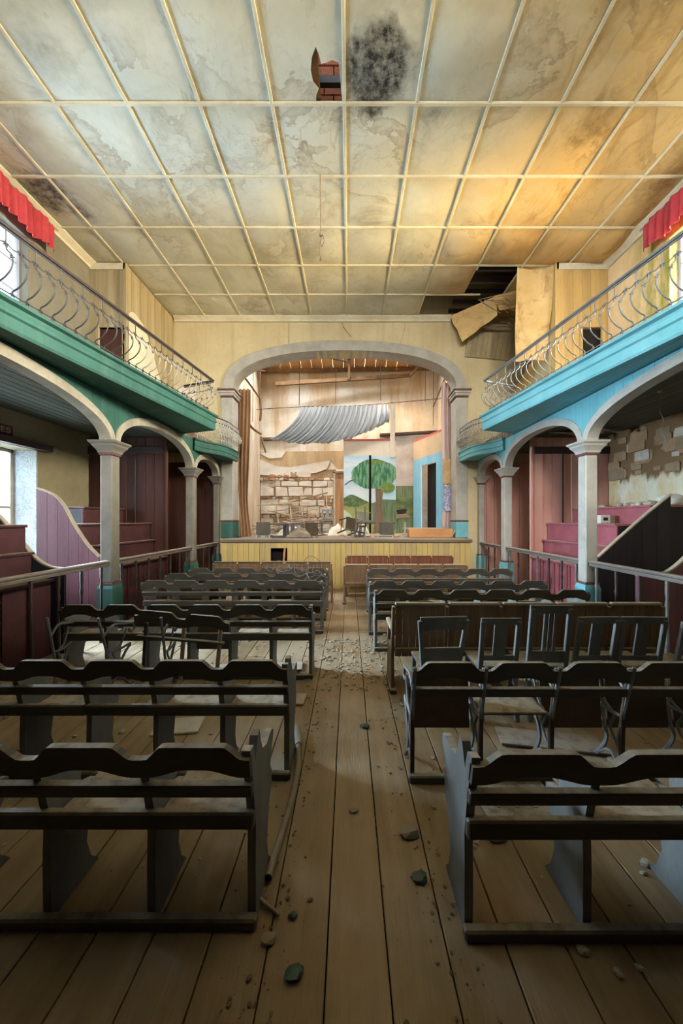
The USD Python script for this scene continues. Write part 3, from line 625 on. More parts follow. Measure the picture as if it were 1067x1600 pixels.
# ---- wrought-iron gallery railings: bowed scrolls with star rosettes
def star(c, nrm, r=0.042):
    """a five-pointed iron rosette facing nrm"""
    p = [(r * (1 if k % 2 == 0 else 0.38) * math.cos(k * PI / 5 + 0.3), r * (1 if k % 2 == 0 else 0.38) * math.sin(k * PI / 5 + 0.3)) for k in range(10)]
    v = V([(x, 0.006, z) for x, z in p] + [(0, -0.012, 0), (0, 0.014, 0)]); f = []
    for k in range(10): f += [[k, (k + 1) % 10, 10], [(k + 1) % 10, k, 11]]
    m = trimesh.Trimesh(v, f, process=False); a = math.degrees(math.atan2(nrm[1], nrm[0])) + 90
    return T(R(m, a), *c)
for s in (-1, 1):
    iron = 'dark_iron' if s < 0 else 'grey_iron'
    t = thing('gallery_railing', 'wrought iron railing of bowed scrolls and star rosettes along the ' + ('green' if s < 0 else 'light blue') + ' gallery', 'railing', (s * 3.1, 5, FAS))
    line = [(x + (0.02 if q < 4 else 0), y) for q, (x, y) in enumerate(MAIN)]
    ls = on_line(line, s, 0.06); top = V([(p[0], p[1], FAS + 0.70) for p, _ in ls])
    part('handrail', tube(top, 0.021, 8), 'dark_turning' if s < 0 else 'grey_iron', t, smooth=40)
    part('upper_band', tube(top - [0, 0, 0.035], 0.008, 5), iron, t)
    pt = on_line(line, s, 0.135, 1.6)
    part('lower_rail', tube(V([(p[0] - o[0] * 0.11, p[1] - o[1] * 0.11, FAS + 0.135) for p, o in on_line(line, s, 0.06)]), 0.007, 5), iron, t)
    wave = []
    for q, (p, o) in enumerate(pt):
        pale = 'pale_iron' if (s < 0 and p[1] > 5.0) else iron
        def at(u, h): return (p[0] + o[0] * u, p[1] + o[1] * u, FAS + h)
        sc_ = part('scroll', tube(spline([at(-0.11, 0.135), at(-0.10, 0.17), at(-0.03, 0.20), at(0.045, 0.265), at(0.075, 0.34), at(0.06, 0.42), at(0.01, 0.47), at(0.0, 0.53)], 4), 0.0075, 5), pale, t, smooth=True)
        part('rosette', star(at(0.0, 0.535), o), iron, sc_); part('rosette', star(at(0.068, 0.40), o, 0.036), iron, sc_); part('rosette', star(at(-0.10, 0.135), o, 0.034), iron, sc_)
        if q % 2 == 0:
            part('upright', tube(V([at(0, 0.53), at(0, 0.68)]), 0.006, 5), iron, t); part('upright', tube(V([at(-0.11, 0.0), at(-0.11, 0.135)]), 0.006, 5), iron, t)
        wave.append(at(0, 0.535))
        if q < len(pt) - 1:
            p2 = pt[q + 1][0]; wave.append(((p[0] + p2[0]) / 2, (p[1] + p2[1]) / 2, FAS + 0.515))
    part('wave_band', tube(V(wave), 0.006, 5), iron, t)
    t = thing('box_railing', 'dense scrolled iron railing on the bow-fronted ' + ('green' if s < 0 else 'light blue') + ' balcony by the stage', 'railing', (s * 3.1, 8.6, 3.57))
    ls = on_line(smooth_box, s, 0.05)
    part('handrail', tube(V([(p[0], p[1], 3.57 + 0.62) for p, _ in ls]), 0.016, 6), 'dark_turning' if s < 0 else 'grey_iron', t, smooth=40)
    part('lower_rail', tube(V([(p[0], p[1], 3.57 + 0.10) for p, _ in ls]), 0.006, 5), 'pale_iron', t)
    part('upper_rail', tube(V([(p[0], p[1], 3.57 + 0.50) for p, _ in ls]), 0.006, 5), 'pale_iron', t)
    for q, (p, o) in enumerate(on_line(smooth_box, s, 0.085, 0.05)):
        tg = V([-o[1], o[0]])
        def at(a, u, h): return (p[0] + tg[0] * a + o[0] * u, p[1] + tg[1] * a + o[1] * u, 3.57 + h)
        g = np.linspace(0, 2 * PI, 13)
        part('ring', tube(V([at(0.042 * math.cos(a), 0.02, 0.55 + 0.042 * math.sin(a)) for a in g]), 0.009, 4), 'pale_iron', t)
        bow = lambda h: 0.10 * math.sin(PI * (h - 0.1) / 0.4)
        part('scroll', tube(V([at(0.045 * math.sin(k * 1.25), bow(0.10 + 0.4 * k / 16), 0.10 + 0.4 * k / 16) for k in range(17)]), 0.009, 4), 'pale_iron', t)
        part('scroll', tube(V([at(0.03 * math.cos(k * 0.9) * (1 - k / 14), bow(0.3) + 0.01, 0.28 + 0.05 * math.sin(k * 0.9) * (1 - k / 14)) for k in range(14)]), 0.008, 4), 'pale_iron', t)
        part('post', tube(V([at(0.05, 0, 0.0), at(0.05, 0, 0.62)]), 0.005, 4), 'pale_iron', t)
        part('rosette', star(at(0.05, 0.02, 0.50), o, 0.024), 'dark_iron', t)

# ---- tiers of seating under the galleries, the partitions that close them, handrails
for s in (-1, 1):
    for (y0, y1, w0, w1) in ((5.36, 7.22, 'deep', 'beyond'), (1.3, 4.44, 'near', 'before')):
        if s > 0 and w0 == 'near': continue
        lab = {(-1, 'deep'): 'dark red seating tiers behind the mauve curved partition, under the green gallery', (-1, 'near'): 'dark red seating tiers at the near end of the green gallery, before the window opening',
               (1, 'deep'): 'dusty crimson seating tiers in front of the stained damp wall', (1, 'near'): 'dark red seating tiers at the near end of the light blue gallery, by the angled rail post'}[(s, w0)]
        t = thing('seating_tiers', lab, 'tiers', (s * 4.5, (y0 + y1) / 2, 0))
        rc = 'crimson_board_lit' if s > 0 else 'crimson_board_shaded'
        ya = 6.12 if (s < 0 and w0 == 'deep') else y0       # the topmost step leaves the window opening free
        def bx(x0, x1, z0, z1, nm, m, y0=y0): part(nm, cbox(*sorted((s * x0, s * x1)), y0, y1, z0, z1, 0.006), m, t)
        nb = max(2, int((y1 - y0) / 0.30))
        for k in range(nb):
            a = y0 + (y1 - y0) * k / nb
            part('front_board', cbox(*sorted((s * 3.87, s * 3.90)), a + 0.002, a + (y1 - y0) / nb - 0.003, 0.0, 0.95, 0.005), rc, t)
            part('batten', cbox(*sorted((s * 3.85, s * 3.87)), a - 0.02, a + 0.02, 0.0, 0.93, 0.004), rc, t)
        bx(3.82, 4.16, 0.95, 0.985, 'tread', rc); bx(4.12, 4.15, 0.985, 1.30, 'riser', rc)
        bx(4.08, 4.24, 1.30, 1.335, 'ledge', rc); bx(4.20, 4.23, 1.335, 1.65, 'riser', rc)
        bx(4.17, 4.80, 1.65, 1.685, 'tread', rc); bx(4.76, 4.79, 1.685, 1.95, 'riser', rc, ya); bx(4.73, WALL - 0.03, 1.95, 1.985, 'tread', rc, ya)
        bx(3.92, 4.76, 0.0, 0.90, 'carcass', 'dark_board'); bx(4.76, WALL - 0.04, 0.0, 0.90, 'carcass', 'dark_board', ya)
        # end boards close the steps
        prof = [(3.9, 0), (3.9, 0.95), (4.15, 0.95), (4.15, 1.3), (4.23, 1.3), (4.23, 1.65), (4.78, 1.65), (4.78, 1.95), (WALL - 0.03, 1.95), (WALL - 0.03, 0)]
        for yy in (ya + 0.01, y1 - 0.04): part('end_panel', prism([(s * x, z) for x, z in prof], yy, yy + 0.03, 'xz'), 'dark_board', t)
        if ya > y0: part('end_panel', prism([(s * x, z) for x, z in prof[:6] + [(4.78, 1.65), (4.78, 0)]], y0 + 0.01, y0 + 0.04, 'xz'), 'dark_board', t)
    # board partition across the side aisle under the gallery
    t = thing('board_partition', ('dark red' if s < 0 else 'pink') + ' board partition closing the side aisle behind the seating tiers', 'partition', (s * 4.6, 7.3, 0))
    m = 'maroon_board_shaded' if s < 0 else 'maroon_board_lit'
    for k in range(8):
        x0 = 3.93 + k * 0.2
        part('board', cbox(*sorted((s * x0, s * min(WALL - 0.002, x0 + 0.196))), 7.27 - (0.012 if k in (0, 4) else 0), 7.31, 0, 3.5, 0.005), m, t)
    part('post', cbox(*sorted((s * 3.87, s * 3.925)), 7.25, 7.33, 0, 3.5, 0.008), m, t)
    part('top_rail', cbox(*sorted((s * 3.93, s * WALL)), 7.235, 7.262, 3.15, 3.30, 0.006), 'dark_turning', t)
    part('middle_batten', cbox(*sorted((s * 4.53, s * 4.56)), 7.245, 7.262, 0, 3.15, 0.004), 'dark_turning', t)
    # handrail between the columns
    t = thing('aisle_handrail', ('double-moulded brown handrail with dark turned balusters along the ' + ('green' if s < 0 else 'light blue') + ' arcade'), 'handrail', (s * NAVE, 5, 0))
    xr = s * (NAVE + 0.06)
    for y0, y1 in ((1.5, 4.99), (5.18, 7.60), (7.80, 9.10)):
        part('rail', cbox(xr - 0.045, xr + 0.045, y0, y1, 1.115, 1.155, 0.014), 'rail_wood', t); part('under_rail', cbox(xr - 0.028, xr + 0.028, y0, y1, 1.07, 1.112, 0.008), 'rail_wood', t)
        k = int((y1 - y0) / 0.36)
        for q in range(k + 1):
            y = y0 + 0.12 + (y1 - y0 - 0.24) * q / k
            part('baluster', T(lathe([(0.0, 0.0), (0.024, 0.0), (0.024, 0.10), (0.014, 0.13), (0.022, 0.22), (0.026, 0.32), (0.017, 0.52), (0.014, 0.74), (0.023, 0.80), (0.014, 0.86), (0.02, 0.94), (0.02, 1.07), (0, 1.07)], 8), xr, y, 0), 'dark_turning' if s < 0 or q % 3 else 'rail_wood', t, smooth=40)
# curved and sloping stair partitions
def scurve(s, pts, y, mat_board, mat_cap, label, boards=6, capm=None):
    t = thing('stair_partition', label, 'partition', (s * pts[0][0], y, 0))
    top = spline([(x, 0, z) for x, z in pts], 8)[:, [0, 2]]
    poly = Polygon([(s * x, z) for x, z in top] + [(s * top[-1][0], 0), (s * top[0][0], 0)]).buffer(0)
    xa, xb = min(p[0] for p in top), max(p[0] for p in top)
    for k in range(boards):
        a, b = xa + (xb - xa) * k / boards, xa + (xb - xa) * (k + 1) / boards - 0.004
        pc = poly.intersection(Polygon([(s * a, -1), (s * b, -1), (s * b, 4), (s * a, 4)]))
        if pc.area > 1e-4: part('board', prism(pc, y, y + 0.035, 'xz'), mat_board, t)
    P = V([(s * x, y + 0.017, z + 0.012) for x, z in top]); cap = []
    for a, b in zip(P, P[1:]): cap.append(beam(a, b + (b - a) * 0.12, 0.02, 0.06, 0.003) if abs((b - a)[0]) < 1e-6 else beam(a, b + (b - a) * 0.12, 0.06, 0.022, 0.003))
    part('capping', cat(cap), mat_cap, t); return t
scurve(-1, [(3.86, 1.16), (4.05, 1.36), (4.25, 1.66), (4.42, 1.97), (4.58, 2.13), (4.83, 2.23)], 5.28, 'mauve_board', 'pale_trim', 'mauve boarded stair partition with an S-curved top, lit by the window opening', 6)
scurve(-1, [(3.72, 1.10), (3.9, 1.12), (4.1, 1.24), (4.35, 1.52), (4.62, 1.82), (5.0, 2.05)], 4.46, 'dark_board', 'pale_trim', 'dark S-curved stair partition at the picture edge by the window opening', 6)
scurve(1, [(3.86, 1.16), (4.2, 1.47), (4.6, 1.82), (4.98, 2.13)], 5.28, 'dark_board', 'pale_trim', 'black sloping stair partition beside the pale column', 5)
scurve(1, [(3.72, 1.02), (4.1, 1.06), (4.5, 1.4), (5.0, 1.9)], 4.40, 'mauve_board', 'pale_trim', 'low crimson stair partition with a pale framed edge at the right picture edge', 5)
t = thing('dark_door', 'dark board standing in for the black gap behind the black sloping partition', 'door', (5.1, 5.45, 0))  # dark board painted in where only a black gap shows
part('leaf', cbox(5.0, 5.30, 5.45, 5.49, 0, 1.98), 'dark_board', t); part('rail', cbox(5.02, 5.28, 5.435, 5.45, 1.0, 1.1), 'dark_board', t); part('rail', cbox(5.02, 5.28, 5.435, 5.45, 1.84, 1.94), 'dark_board', t)
solo('white_sack', T(lump(0.16, 4, (1.1, 0.8, 0.6), 2, 0.5), 5.15, 5.47, 2.07), 'paper_white', 'white dusty rag slumped on top of the dark gap board', 'rag', smooth=True)
# sign above the window opening
t = thing('wall_sign', 'small dark red sign with pale letters above the window lintel', 'sign', (-WALL, 5.1, 3.16))
part('plate', cbox(-WALL + 0.001, -WALL + 0.014, 4.75, 5.62, 3.12, 3.28, 0.004), 'sign_red', t)
lt = text_mesh('SENHORES', 0.085, 0.004, True); lt = trimesh.Trimesh(lt.vertices[:, [2, 0, 1]] * [1, 1, 1], lt.faces, process=False)
wid = lt.bounds[1][1]; lt.vertices = lt.vertices * [1, 0.76 / wid, 1]
part('lettering', T(lt, -WALL + 0.0145, 4.82, 3.16), 'sign_pale', t, kind=None)
# odds on the tiers
t = thing('carton', 'small white carton with a dark print on the dusty crimson tier', 'box', (4.5, 6.15, 1.69))
part('body', cbox(4.42, 4.60, 6.0, 6.25, 1.686, 1.83, 0.006), 'paper_white', t); part('print', cat([box(4.47, 4.55, 5.996, 5.9995, 1.735, 1.79)]), 'dark_board', t); part('side_flap', cbox(4.604, 4.68, 6.0, 6.02, 1.69, 1.82, 0.004), 'scrap_wood', t)
rg = np.random.default_rng(11); st_ = []
for k in range(34):
    r = rg.uniform(0.025, 0.075); st_.append(T(lump(r, k, (1.2, 1.3, 0.8)), rg.uniform(4.85, 5.45), rg.uniform(5.5, 7.2), 1.985 + r * 0.5))
solo('fallen_rubble', cat(st_), 'rubble', 'heap of pale fallen plaster rubble on the topmost crimson tier', 'rubble', kind='stuff')
st_ = []
for k in range(26):
    r = rg.uniform(0.012, 0.035); st_.append(T(lump(r, k, (1.5, 1.5, 0.5)), rg.uniform(3.88, 4.1), rg.uniform(5.5, 7.2), 0.985 + r * 0.3))
solo('plaster_crumbs', cat(st_), 'rubble', 'pale plaster crumbs strewn along the lowest crimson tread', 'rubble', kind='stuff')
t = thing('loose_cable', 'pale loose cable dangling from the boards under the light blue gallery', 'cable', (4.3, 4.6, 3.5))
part('cord', tube(spline([(4.32, 4.75, 3.54), (4.30, 4.74, 3.3), (4.36, 4.73, 3.12), (4.31, 4.72, 2.98), (4.38, 4.72, 2.85), (4.30, 4.7, 2.72)], 8), 0.006, 5), 'wire_pale', t); part('clip', cbox(4.30, 4.34, 4.73, 4.77, 3.52, 3.545, 0.003), 'paper_white', t)
# torn boards under the right gallery and a hanging fringe of damp plaster
st_ = []
for k in range(7):
    a = V([rg.uniform(3.8, 4.6), rg.uniform(6.4, 7.1), 3.53]); st_.append(beam(a, a + [rg.uniform(0.3, 0.9), rg.uniform(-0.2, 0.2), rg.uniform(-0.22, -0.05)], 0.07, 0.012, 0.002))
t = thing('broken_boards', 'splintered boards hanging loose under the light blue gallery', 'boards', (4.3, 6.8, 3.3))
for m in st_: part('board', m, 'scrap_wood', t)

# ================================================================ upper boarded booths at the stage end
BX = {-1: (4.76, WALL), 1: (4.42, WALL)}
for s in (-1, 1):
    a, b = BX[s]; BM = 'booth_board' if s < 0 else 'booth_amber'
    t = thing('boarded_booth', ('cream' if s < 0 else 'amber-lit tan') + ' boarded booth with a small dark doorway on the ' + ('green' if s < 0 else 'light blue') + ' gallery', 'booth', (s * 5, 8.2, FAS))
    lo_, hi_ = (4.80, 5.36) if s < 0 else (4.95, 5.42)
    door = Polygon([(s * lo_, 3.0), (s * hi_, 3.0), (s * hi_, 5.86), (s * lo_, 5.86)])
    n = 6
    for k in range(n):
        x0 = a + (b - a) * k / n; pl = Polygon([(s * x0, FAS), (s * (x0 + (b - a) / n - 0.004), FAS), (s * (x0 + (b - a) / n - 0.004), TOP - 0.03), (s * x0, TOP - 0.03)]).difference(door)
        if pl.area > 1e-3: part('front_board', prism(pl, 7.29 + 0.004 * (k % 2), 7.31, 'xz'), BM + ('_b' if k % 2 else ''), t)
    part('corner_post', cbox(*sorted((s * (a - 0.03), s * (a + 0.05))), 7.262, 7.33, FAS, TOP - 0.03), BM, t)
    part('top_rail', cbox(*sorted((s * a, s * b)), 7.262, 7.288, TOP - 0.17, TOP - 0.03), 'batten_paint', t)
    for x0 in (lo_, hi_): part('door_jamb', cbox(*sorted((s * x0 - 0.03, s * x0 + 0.03)), 7.262, 7.32, FAS, 5.9), BM, t)
    part('dark_inside', cbox(*sorted((s * lo_, s * hi_)), 7.36, 7.38, FAS, 5.86), 'maroon_board_shaded' if s < 0 else 'dark_board', t)
    part('door_leaf', R(cbox(*sorted((s * lo_, s * (lo_ + 0.3))), 7.33, 7.352, FAS, 5.0), 0, (0, 0, 1), (s * lo_, 7.34, 0)), 'pale_trim', t, label='low pale inner door leaf')
    if s < 0:
        for k in range(13):
            y0 = 7.33 + k * 0.15
            part('side_board', cbox(s * a - 0.02, s * a + 0.004 * (k % 2), y0, min(y0 + 0.146, 9.27), FAS, TOP - 0.03, 0.004), BM + ('_b' if k % 2 else ''), t)
        top = [(7.36, 5.2), (7.36, 6.2), (7.45, 6.28), (7.6, 6.31), (7.9, 6.22), (8.12, 5.98), (8.32, 5.66), (8.6, 5.22), (8.8, 4.85), (8.9, 4.6)]
        p = spline([(y, 0, z) for y, z in top[1:]], 6)[:, [0, 2]]
        part('painted_curve', prism(Polygon([tuple(q) for q in p] + [(8.9, FAS), (7.36, FAS)]), s * a + 0.006, s * a + 0.022, 'yz'), 'batten_paint', t, label='white curved panel on the booth side')
    else:
        for k in range(13):
            y0 = 7.33 + k * 0.15; zt = TOP - 0.03 if k < 1 else 5.9 - 0.06 * k
            part('side_board', cbox(s * a - 0.02, s * a + 0.004 * (k % 2), y0, min(y0 + 0.146, 9.27), FAS, zt, 0.004), BM + ('_b' if k % 2 else ''), t)
        top = [(7.45, 5.75), (7.6, 5.74), (7.78, 5.55), (7.95, 5.3), (8.15, 5.0), (8.4, 4.7)]
        p = spline([(y, 0, z) for y, z in top], 6)[:, [0, 2]]
        part('painted_curve', prism(Polygon([tuple(q) for q in p] + [(8.4, FAS), (7.45, FAS)]), s * a - 0.036, s * a - 0.022, 'yz'), 'upper_plaster', t, label='pale curved panel on the booth side')
solo('blue_board', prism([(-4.66, FAS), (-4.12, FAS), (-4.12, 5.28), (-4.66, 5.34)], 9.20, 9.22, 'xz'), 'flat_cream', 'pale blue-white board leaning behind the far end of the green gallery railing', 'board')

# torn ceiling lining by the amber booth
g_u, g_v = np.meshgrid(np.linspace(0, 1, 22), np.linspace(0, 1, 26), indexing='ij')
z = TOP - 2.0 * g_v; xw = 3.66 + (0.78 - 0.12 * g_v) * g_u + 0.10 * np.maximum(0, g_v - 0.6) * (1 - g_u)
y = 7.42 + 0.05 * np.sin(5 * g_u + 2 * g_v) - 0.22 * np.maximum(0, g_u - 0.75) ** 1.0 + 0.10 * g_v + 0.06 * (fbm(np.stack([xw * 3, z * 3, z * 0], -1), 3, 2) - 0.5)
solo('hanging_lining', grid(np.stack([xw, y, z], -1), 0.006), 'amber_lining', 'large amber-stained sheet of ceiling lining hanging beside the tan booth', 'ceiling lining', smooth=50)
def flap(name, c0, c1, c2, c3, label, seed, bulge=0.12):
    u, v = np.meshgrid(np.linspace(0, 1, 14), np.linspace(0, 1, 14), indexing='ij')
    P = (V(c0) * ((1 - u) * (1 - v))[..., None] + V(c1) * (u * (1 - v))[..., None] + V(c2) * (u * v)[..., None] + V(c3) * ((1 - u) * v)[..., None])
    P[..., 1] += bulge * np.sin(PI * u) * np.sin(PI * v) + 0.08 * (fbm(P * 3 + seed, 3, seed) - 0.5)
    P[..., 2] += 0.10 * (fbm(P * 4 + 9 + seed, 3, seed) - 0.5) * (v > 0.1)
    solo(name, grid(P, 0.006), 'amber_lining', label, 'ceiling lining', smooth=50)
flap('torn_flap', (2.72, 9.18, 7.22), (3.62, 8.36, 7.24), (3.70, 8.5, 6.83), (2.98, 8.95, 6.42), 'pointed flap of torn ceiling sheet hanging above the right end of the proscenium', 1)
flap('torn_flap', (3.55, 8.34, 7.21), (4.5, 7.9, 7.21), (4.35, 8.2, 6.95), (3.75, 8.5, 6.98), 'ragged crumpled edge of torn ceiling sheet by the dark hole', 3, 0.05)
t = thing('splintered_laths', 'splintered laths and torn paper around the dark ceiling hole', 'laths', (3.8, 8.4, 7.1))
for k in range(16):
    a = V([rg.uniform(3.1, 4.3), rg.uniform(8.2, 9.0), rg.uniform(6.95, 7.18)]); part('lath', beam(a, a + [rg.uniform(0.2, 0.7), rg.uniform(-0.3, 0.3), rg.uniform(-0.3, 0.03)], 0.02, 0.008, 0.001), 'scrap_wood_b', t)
part('beam', beam((3.3, 9.0, 6.86), (4.7, 9.0, 6.86), 0.06, 0.05), 'pale_trim', t)
# slanted boarding of the damaged wall end, right of the proscenium
t = thing('slanting_boards', 'pale streaked slanting boards under the dark ceiling hole', 'boards', (3.6, 9.15, 6.4))
for k in range(9):
    x0 = 3.18 + k * 0.135
    part('board', beam((x0 + 0.10, 9.12, 6.76), (x0 + 0.02, 9.24, 6.16 - 0.012 * k), 0.128, 0.012, 0.002), 'booth_board' + ('_b' if k % 2 else ''), t)
# red valances above the upper windows, rope in the ceiling hole
for s in (-1, 1):
    y = np.linspace(4.3, 6.24, 150); P = []
    for h in np.linspace(0, 1, 6):
        P.append(np.stack([s * (WALL - 0.19 - 0.035 * np.sin(y * 46) * (0.35 + 0.65 * h) - 0.02 * np.sin(y * 17)), y, TOP - 0.16 - (0.48 + 0.04 * np.sin(y * 9)) * h + 0 * y], -1))
    t = thing('window_valance', 'gathered red cloth valance above the upper window on the ' + ('green' if s < 0 else 'light blue') + ' gallery', 'valance', (s * (WALL - 0.19), 5.27, TOP - 0.16))
    part('cloth', grid(V(P), 0.004), 'red_cloth', t, smooth=60); part('rod', tube(V([(s * (WALL - 0.17), 4.25, TOP - 0.17), (s * (WALL - 0.17), 6.3, TOP - 0.17)]), 0.014, 6), 'frame_wood', t)
t = thing('hanging_rope', 'thin knotted rope hanging from the hole in the ceiling', 'rope', (-0.45, 5.42, 7.5))
part('cord', tube(spline([(-0.46, 5.44, 7.50), (-0.455, 5.44, 7.0), (-0.45, 5.44, 6.5), (-0.45, 5.44, 6.28)], 8), 0.008, 5), 'rope_brown', t)
part('loop', tube(spline([(-0.45, 5.44, 6.30), (-0.41, 5.43, 6.26), (-0.39, 5.43, 6.18), (-0.42, 5.44, 6.12), (-0.455, 5.445, 6.13), (-0.45, 5.45, 6.22)], 6), 0.010, 5), 'rope_brown', t)
part('knot', T(lump(0.026, 3, (1, 1, 1.3), 2), -0.45, 5.44, 6.29), 'rope_brown', t, smooth=True)
part('tail', tube(spline([(-0.452, 5.44, 6.13), (-0.455, 5.44, 6.02), (-0.45, 5.44, 5.94)], 6), [0.012] * 6 + [0.012] * 6 + [0.012], 5), 'rope_brown', t)
for k in range(4): part('frayed_end', tube(V([(-0.45, 5.44, 5.95), (-0.47 + 0.018 * k, 5.43 + 0.01 * (k % 2), 5.86)]), 0.005, 4), 'rope_brown', t)

# ================================================================ proscenium frame and stage
t = thing('proscenium_frame', 'grey stone-painted arch and piers with pale blue dado framing the stage', 'proscenium', (ARCH_C, FRONT, 1.26))
outer = Polygon(basket(ARCH_C, 3.28, 1.29, SPRING, 60) + [(ARCH_C + 3.28, SPRING), (ARCH_C - 3.28, SPRING)])
inner = Polygon(basket(ARCH_C, HALF_IN - 0.02, RISE, SPRING, 60) + [(ARCH_C + HALF_IN - 0.02, SPRING - 1), (ARCH_C - HALF_IN + 0.02, SPRING - 1)])
arch = outer.difference(inner)
part('arch', prism(arch.intersection(Polygon([(-5, SPRING), (ARCH_C - 0.004, SPRING), (ARCH_C - 0.004, 8), (-5, 8)])), FRONT - 0.05, FRONT + 0.43, 'xz'), 'column_grey', t)
part('arch', prism(arch.intersection(Polygon([(5, SPRING), (ARCH_C + 0.004, SPRING), (ARCH_C + 0.004, 8), (5, 8)])), FRONT - 0.05, FRONT + 0.43, 'xz'), 'column_grey', t)
STAGE = 1.26
for s in (-1, 1):
    xi, xo = ARCH_C + s * HALF_IN, ARCH_C + s * 3.33
    a, b = sorted((xi - s * 0.02, xo))
    part('pier', cbox(a, b, FRONT - 0.05, FRONT + 0.43, STAGE + 0.47, 5.06, 0.012), 'column_grey', t)
    part('dado', cbox(a - 0.012, b + 0.012, FRONT - 0.065, FRONT + 0.44, STAGE, STAGE + 0.44, 0.008), 'teal_shaded' if s < 0 else 'teal_lit', t)
    part('dado_line', cbox(a - 0.02, b + 0.02, FRONT - 0.075, FRONT + 0.445, STAGE + 0.44, STAGE + 0.472, 0.006), 'maroon_line', t)
    for q, (e, z0, z1) in enumerate(((0.02, 5.06, 5.10), (0.035, 5.10, 5.17), (0.06, 5.17, 5.23), (0.085, 5.23, 5.27), (0.075, 5.27, SPRING))):
        part('capital_moulding', cbox(a - e, b + e, FRONT - 0.05 - e, FRONT + 0.44, z0, z1, 0.006), 'maroon_line' if q in (0, 3) else 'column_grey', t)

# the stage: boarded front, lip, floor planks
t = thing('stage', 'raised stage with a yellow vertical-board front and worn wooden lip', 'stage', (0, 8.66, 0))
n = 46; X0, X1 = -3.22, 3.09
for k in range(n):
    x0 = X0 + (X1 - X0) * k / n; x1 = X0 + (X1 - X0) * (k + 1) / n - 0.006
    pl = Polygon([(x0, 0), (x1, 0), (x1, STAGE - 0.09), (x0, STAGE - 0.09)]).difference(Polygon([(-1.98, 0.70), (-1.56, 0.70), (-1.56, 1.03), (-1.98, 1.03)]))
    part('front_board', prism(pl, 8.655 + 0.003 * (k % 2), 8.68, 'xz'), 'stage_board' + ('_b' if rnd.random() < 0.4 else ''), t)
part('lip', cbox(X0 - 0.03, X1 + 0.03, 8.60, 8.80, STAGE - 0.085, STAGE - 0.002, 0.012), 'stage_lip', t)
part('under_stage', box(X0 + 0.02, X1 - 0.02, 9.22, 9.25, 0, STAGE - 0.03), 'black_void', t); part('under_stage', box(X0, X1, 8.69, 9.2, STAGE - 0.09, STAGE - 0.035), 'black_void', t); part('hole_backing', box(-2.3, -1.3, 8.95, 8.97, 0.3, 1.15), 'black_void', t)  # under-stage sheets are added to stop light leaking between the boards
part('hole_batten', beam((-1.66, 8.70, 0.70), (-1.63, 8.70, 1.03), 0.05, 0.02), 'orange_wood', t)
for k in range(20):
    if k == 19: continue
    y0 = 8.80 + k * 0.225; fa, fb = (X0, X1) if y0 < 9.05 else ((-2.98, 2.74) if y0 < 9.72 else (-3.4, 3.4))
    part('floor_board', cbox(fa, fb, y0 + 0.002, y0 + 0.221, STAGE - 0.03, STAGE - rnd.uniform(0, 0.004), 0.004), 'stage_lip', t)
part('side_wall', box(X0, X0 + 0.03, 8.69, 9.2, 0, STAGE - 0.09), 'stage_board', t); part('side_wall', box(X1 - 0.03, X1, 8.69, 9.2, 0, STAGE - 0.09), 'stage_board', t)

# ---- the walls of the stage house
BACK = 13.3
w = struct('wall_back')
part('plaster', box(-3.9, 3.9, BACK, BACK + 0.4, 0, 9.6), 'back_plaster', w)
part('brown_plaster', prism([(-3.45, 4.4), (0.2, 4.42), (0.2, 3.75), (-0.45, 3.72), (-0.7, 4.08), (-1.3, 3.98), (-2.3, 3.80), (-2.9, 3.86), (-3.45, 4.10)], BACK - 0.012, BACK - 0.001, 'xz'), 'brown_plaster', w)
part('torn_plaster', prism([(-3.45, 4.08), (-2.9, 3.84), (-2.3, 3.78), (-1.3, 3.96), (-0.72, 4.05), (-0.85, 3.72), (-1.25, 3.58), (-1.7, 3.52), (-2.3, 3.42), (-3.0, 3.46), (-3.45, 3.50)], BACK - 0.05, BACK - 0.001, 'xz'), 'torn_plaster', w)
part('torn_plaster', prism([(-3.45, 4.32), (-3.1, 4.42), (-2.45, 4.40), (-2.6, 4.16), (-3.1, 4.12)], BACK - 0.06, BACK - 0.001, 'xz'), 'torn_plaster', w)
part('mortar_bed', box(-3.45, -0.5, BACK - 0.02, BACK - 0.001, STAGE, 3.7), 'mortar', w)
rs = np.random.default_rng(8); z = STAGE; row = 0
def stone_at(x0, x1, z0, z1):
    j = lambda: rs.uniform(-1, 1) * min(0.035, 0.14 * (z1 - z0) + 0.01)
    q = Polygon([(x0 + j(), z0 + j()), ((x0 + x1) / 2, z0 + j() * 0.7), (x1 + j(), z0 + j()), (x1 + j(), z1 + j()), ((x0 + x1) / 2, z1 + j() * 0.7), (x0 + j(), z1 + j())]).convex_hull.buffer(-0.014)
    q = q.buffer(-0.016).buffer(0.016)
    if q.is_empty or q.geom_type != 'Polygon' or q.area < 0.002: return
    f = q.simplify(0.006); f2 = q.buffer(-0.018).simplify(0.008); d = rs.uniform(0.04, 0.12)
    if f2.is_empty or f2.geom_type != 'Polygon': return
    P = [(x, BACK - 0.01, zz) for x, zz in f.exterior.coords] + [(x, BACK - d * 0.7, zz) for x, zz in f.exterior.coords] + [(x, BACK - d, zz) for x, zz in f2.exterior.coords]
    big = (x1 - x0) * (z1 - z0) > 0.05
    part('stone', trimesh.convex.convex_hull(V(P)), ('old_stone', 'old_stone_b', 'old_stone', 'old_stone')[rs.integers(4)] if big else ('rust_stone', 'old_stone_b', 'rust_stone')[rs.integers(3)], w)
lim = lambda x: 3.52 + 0.10 * math.sin(x * 2.3)
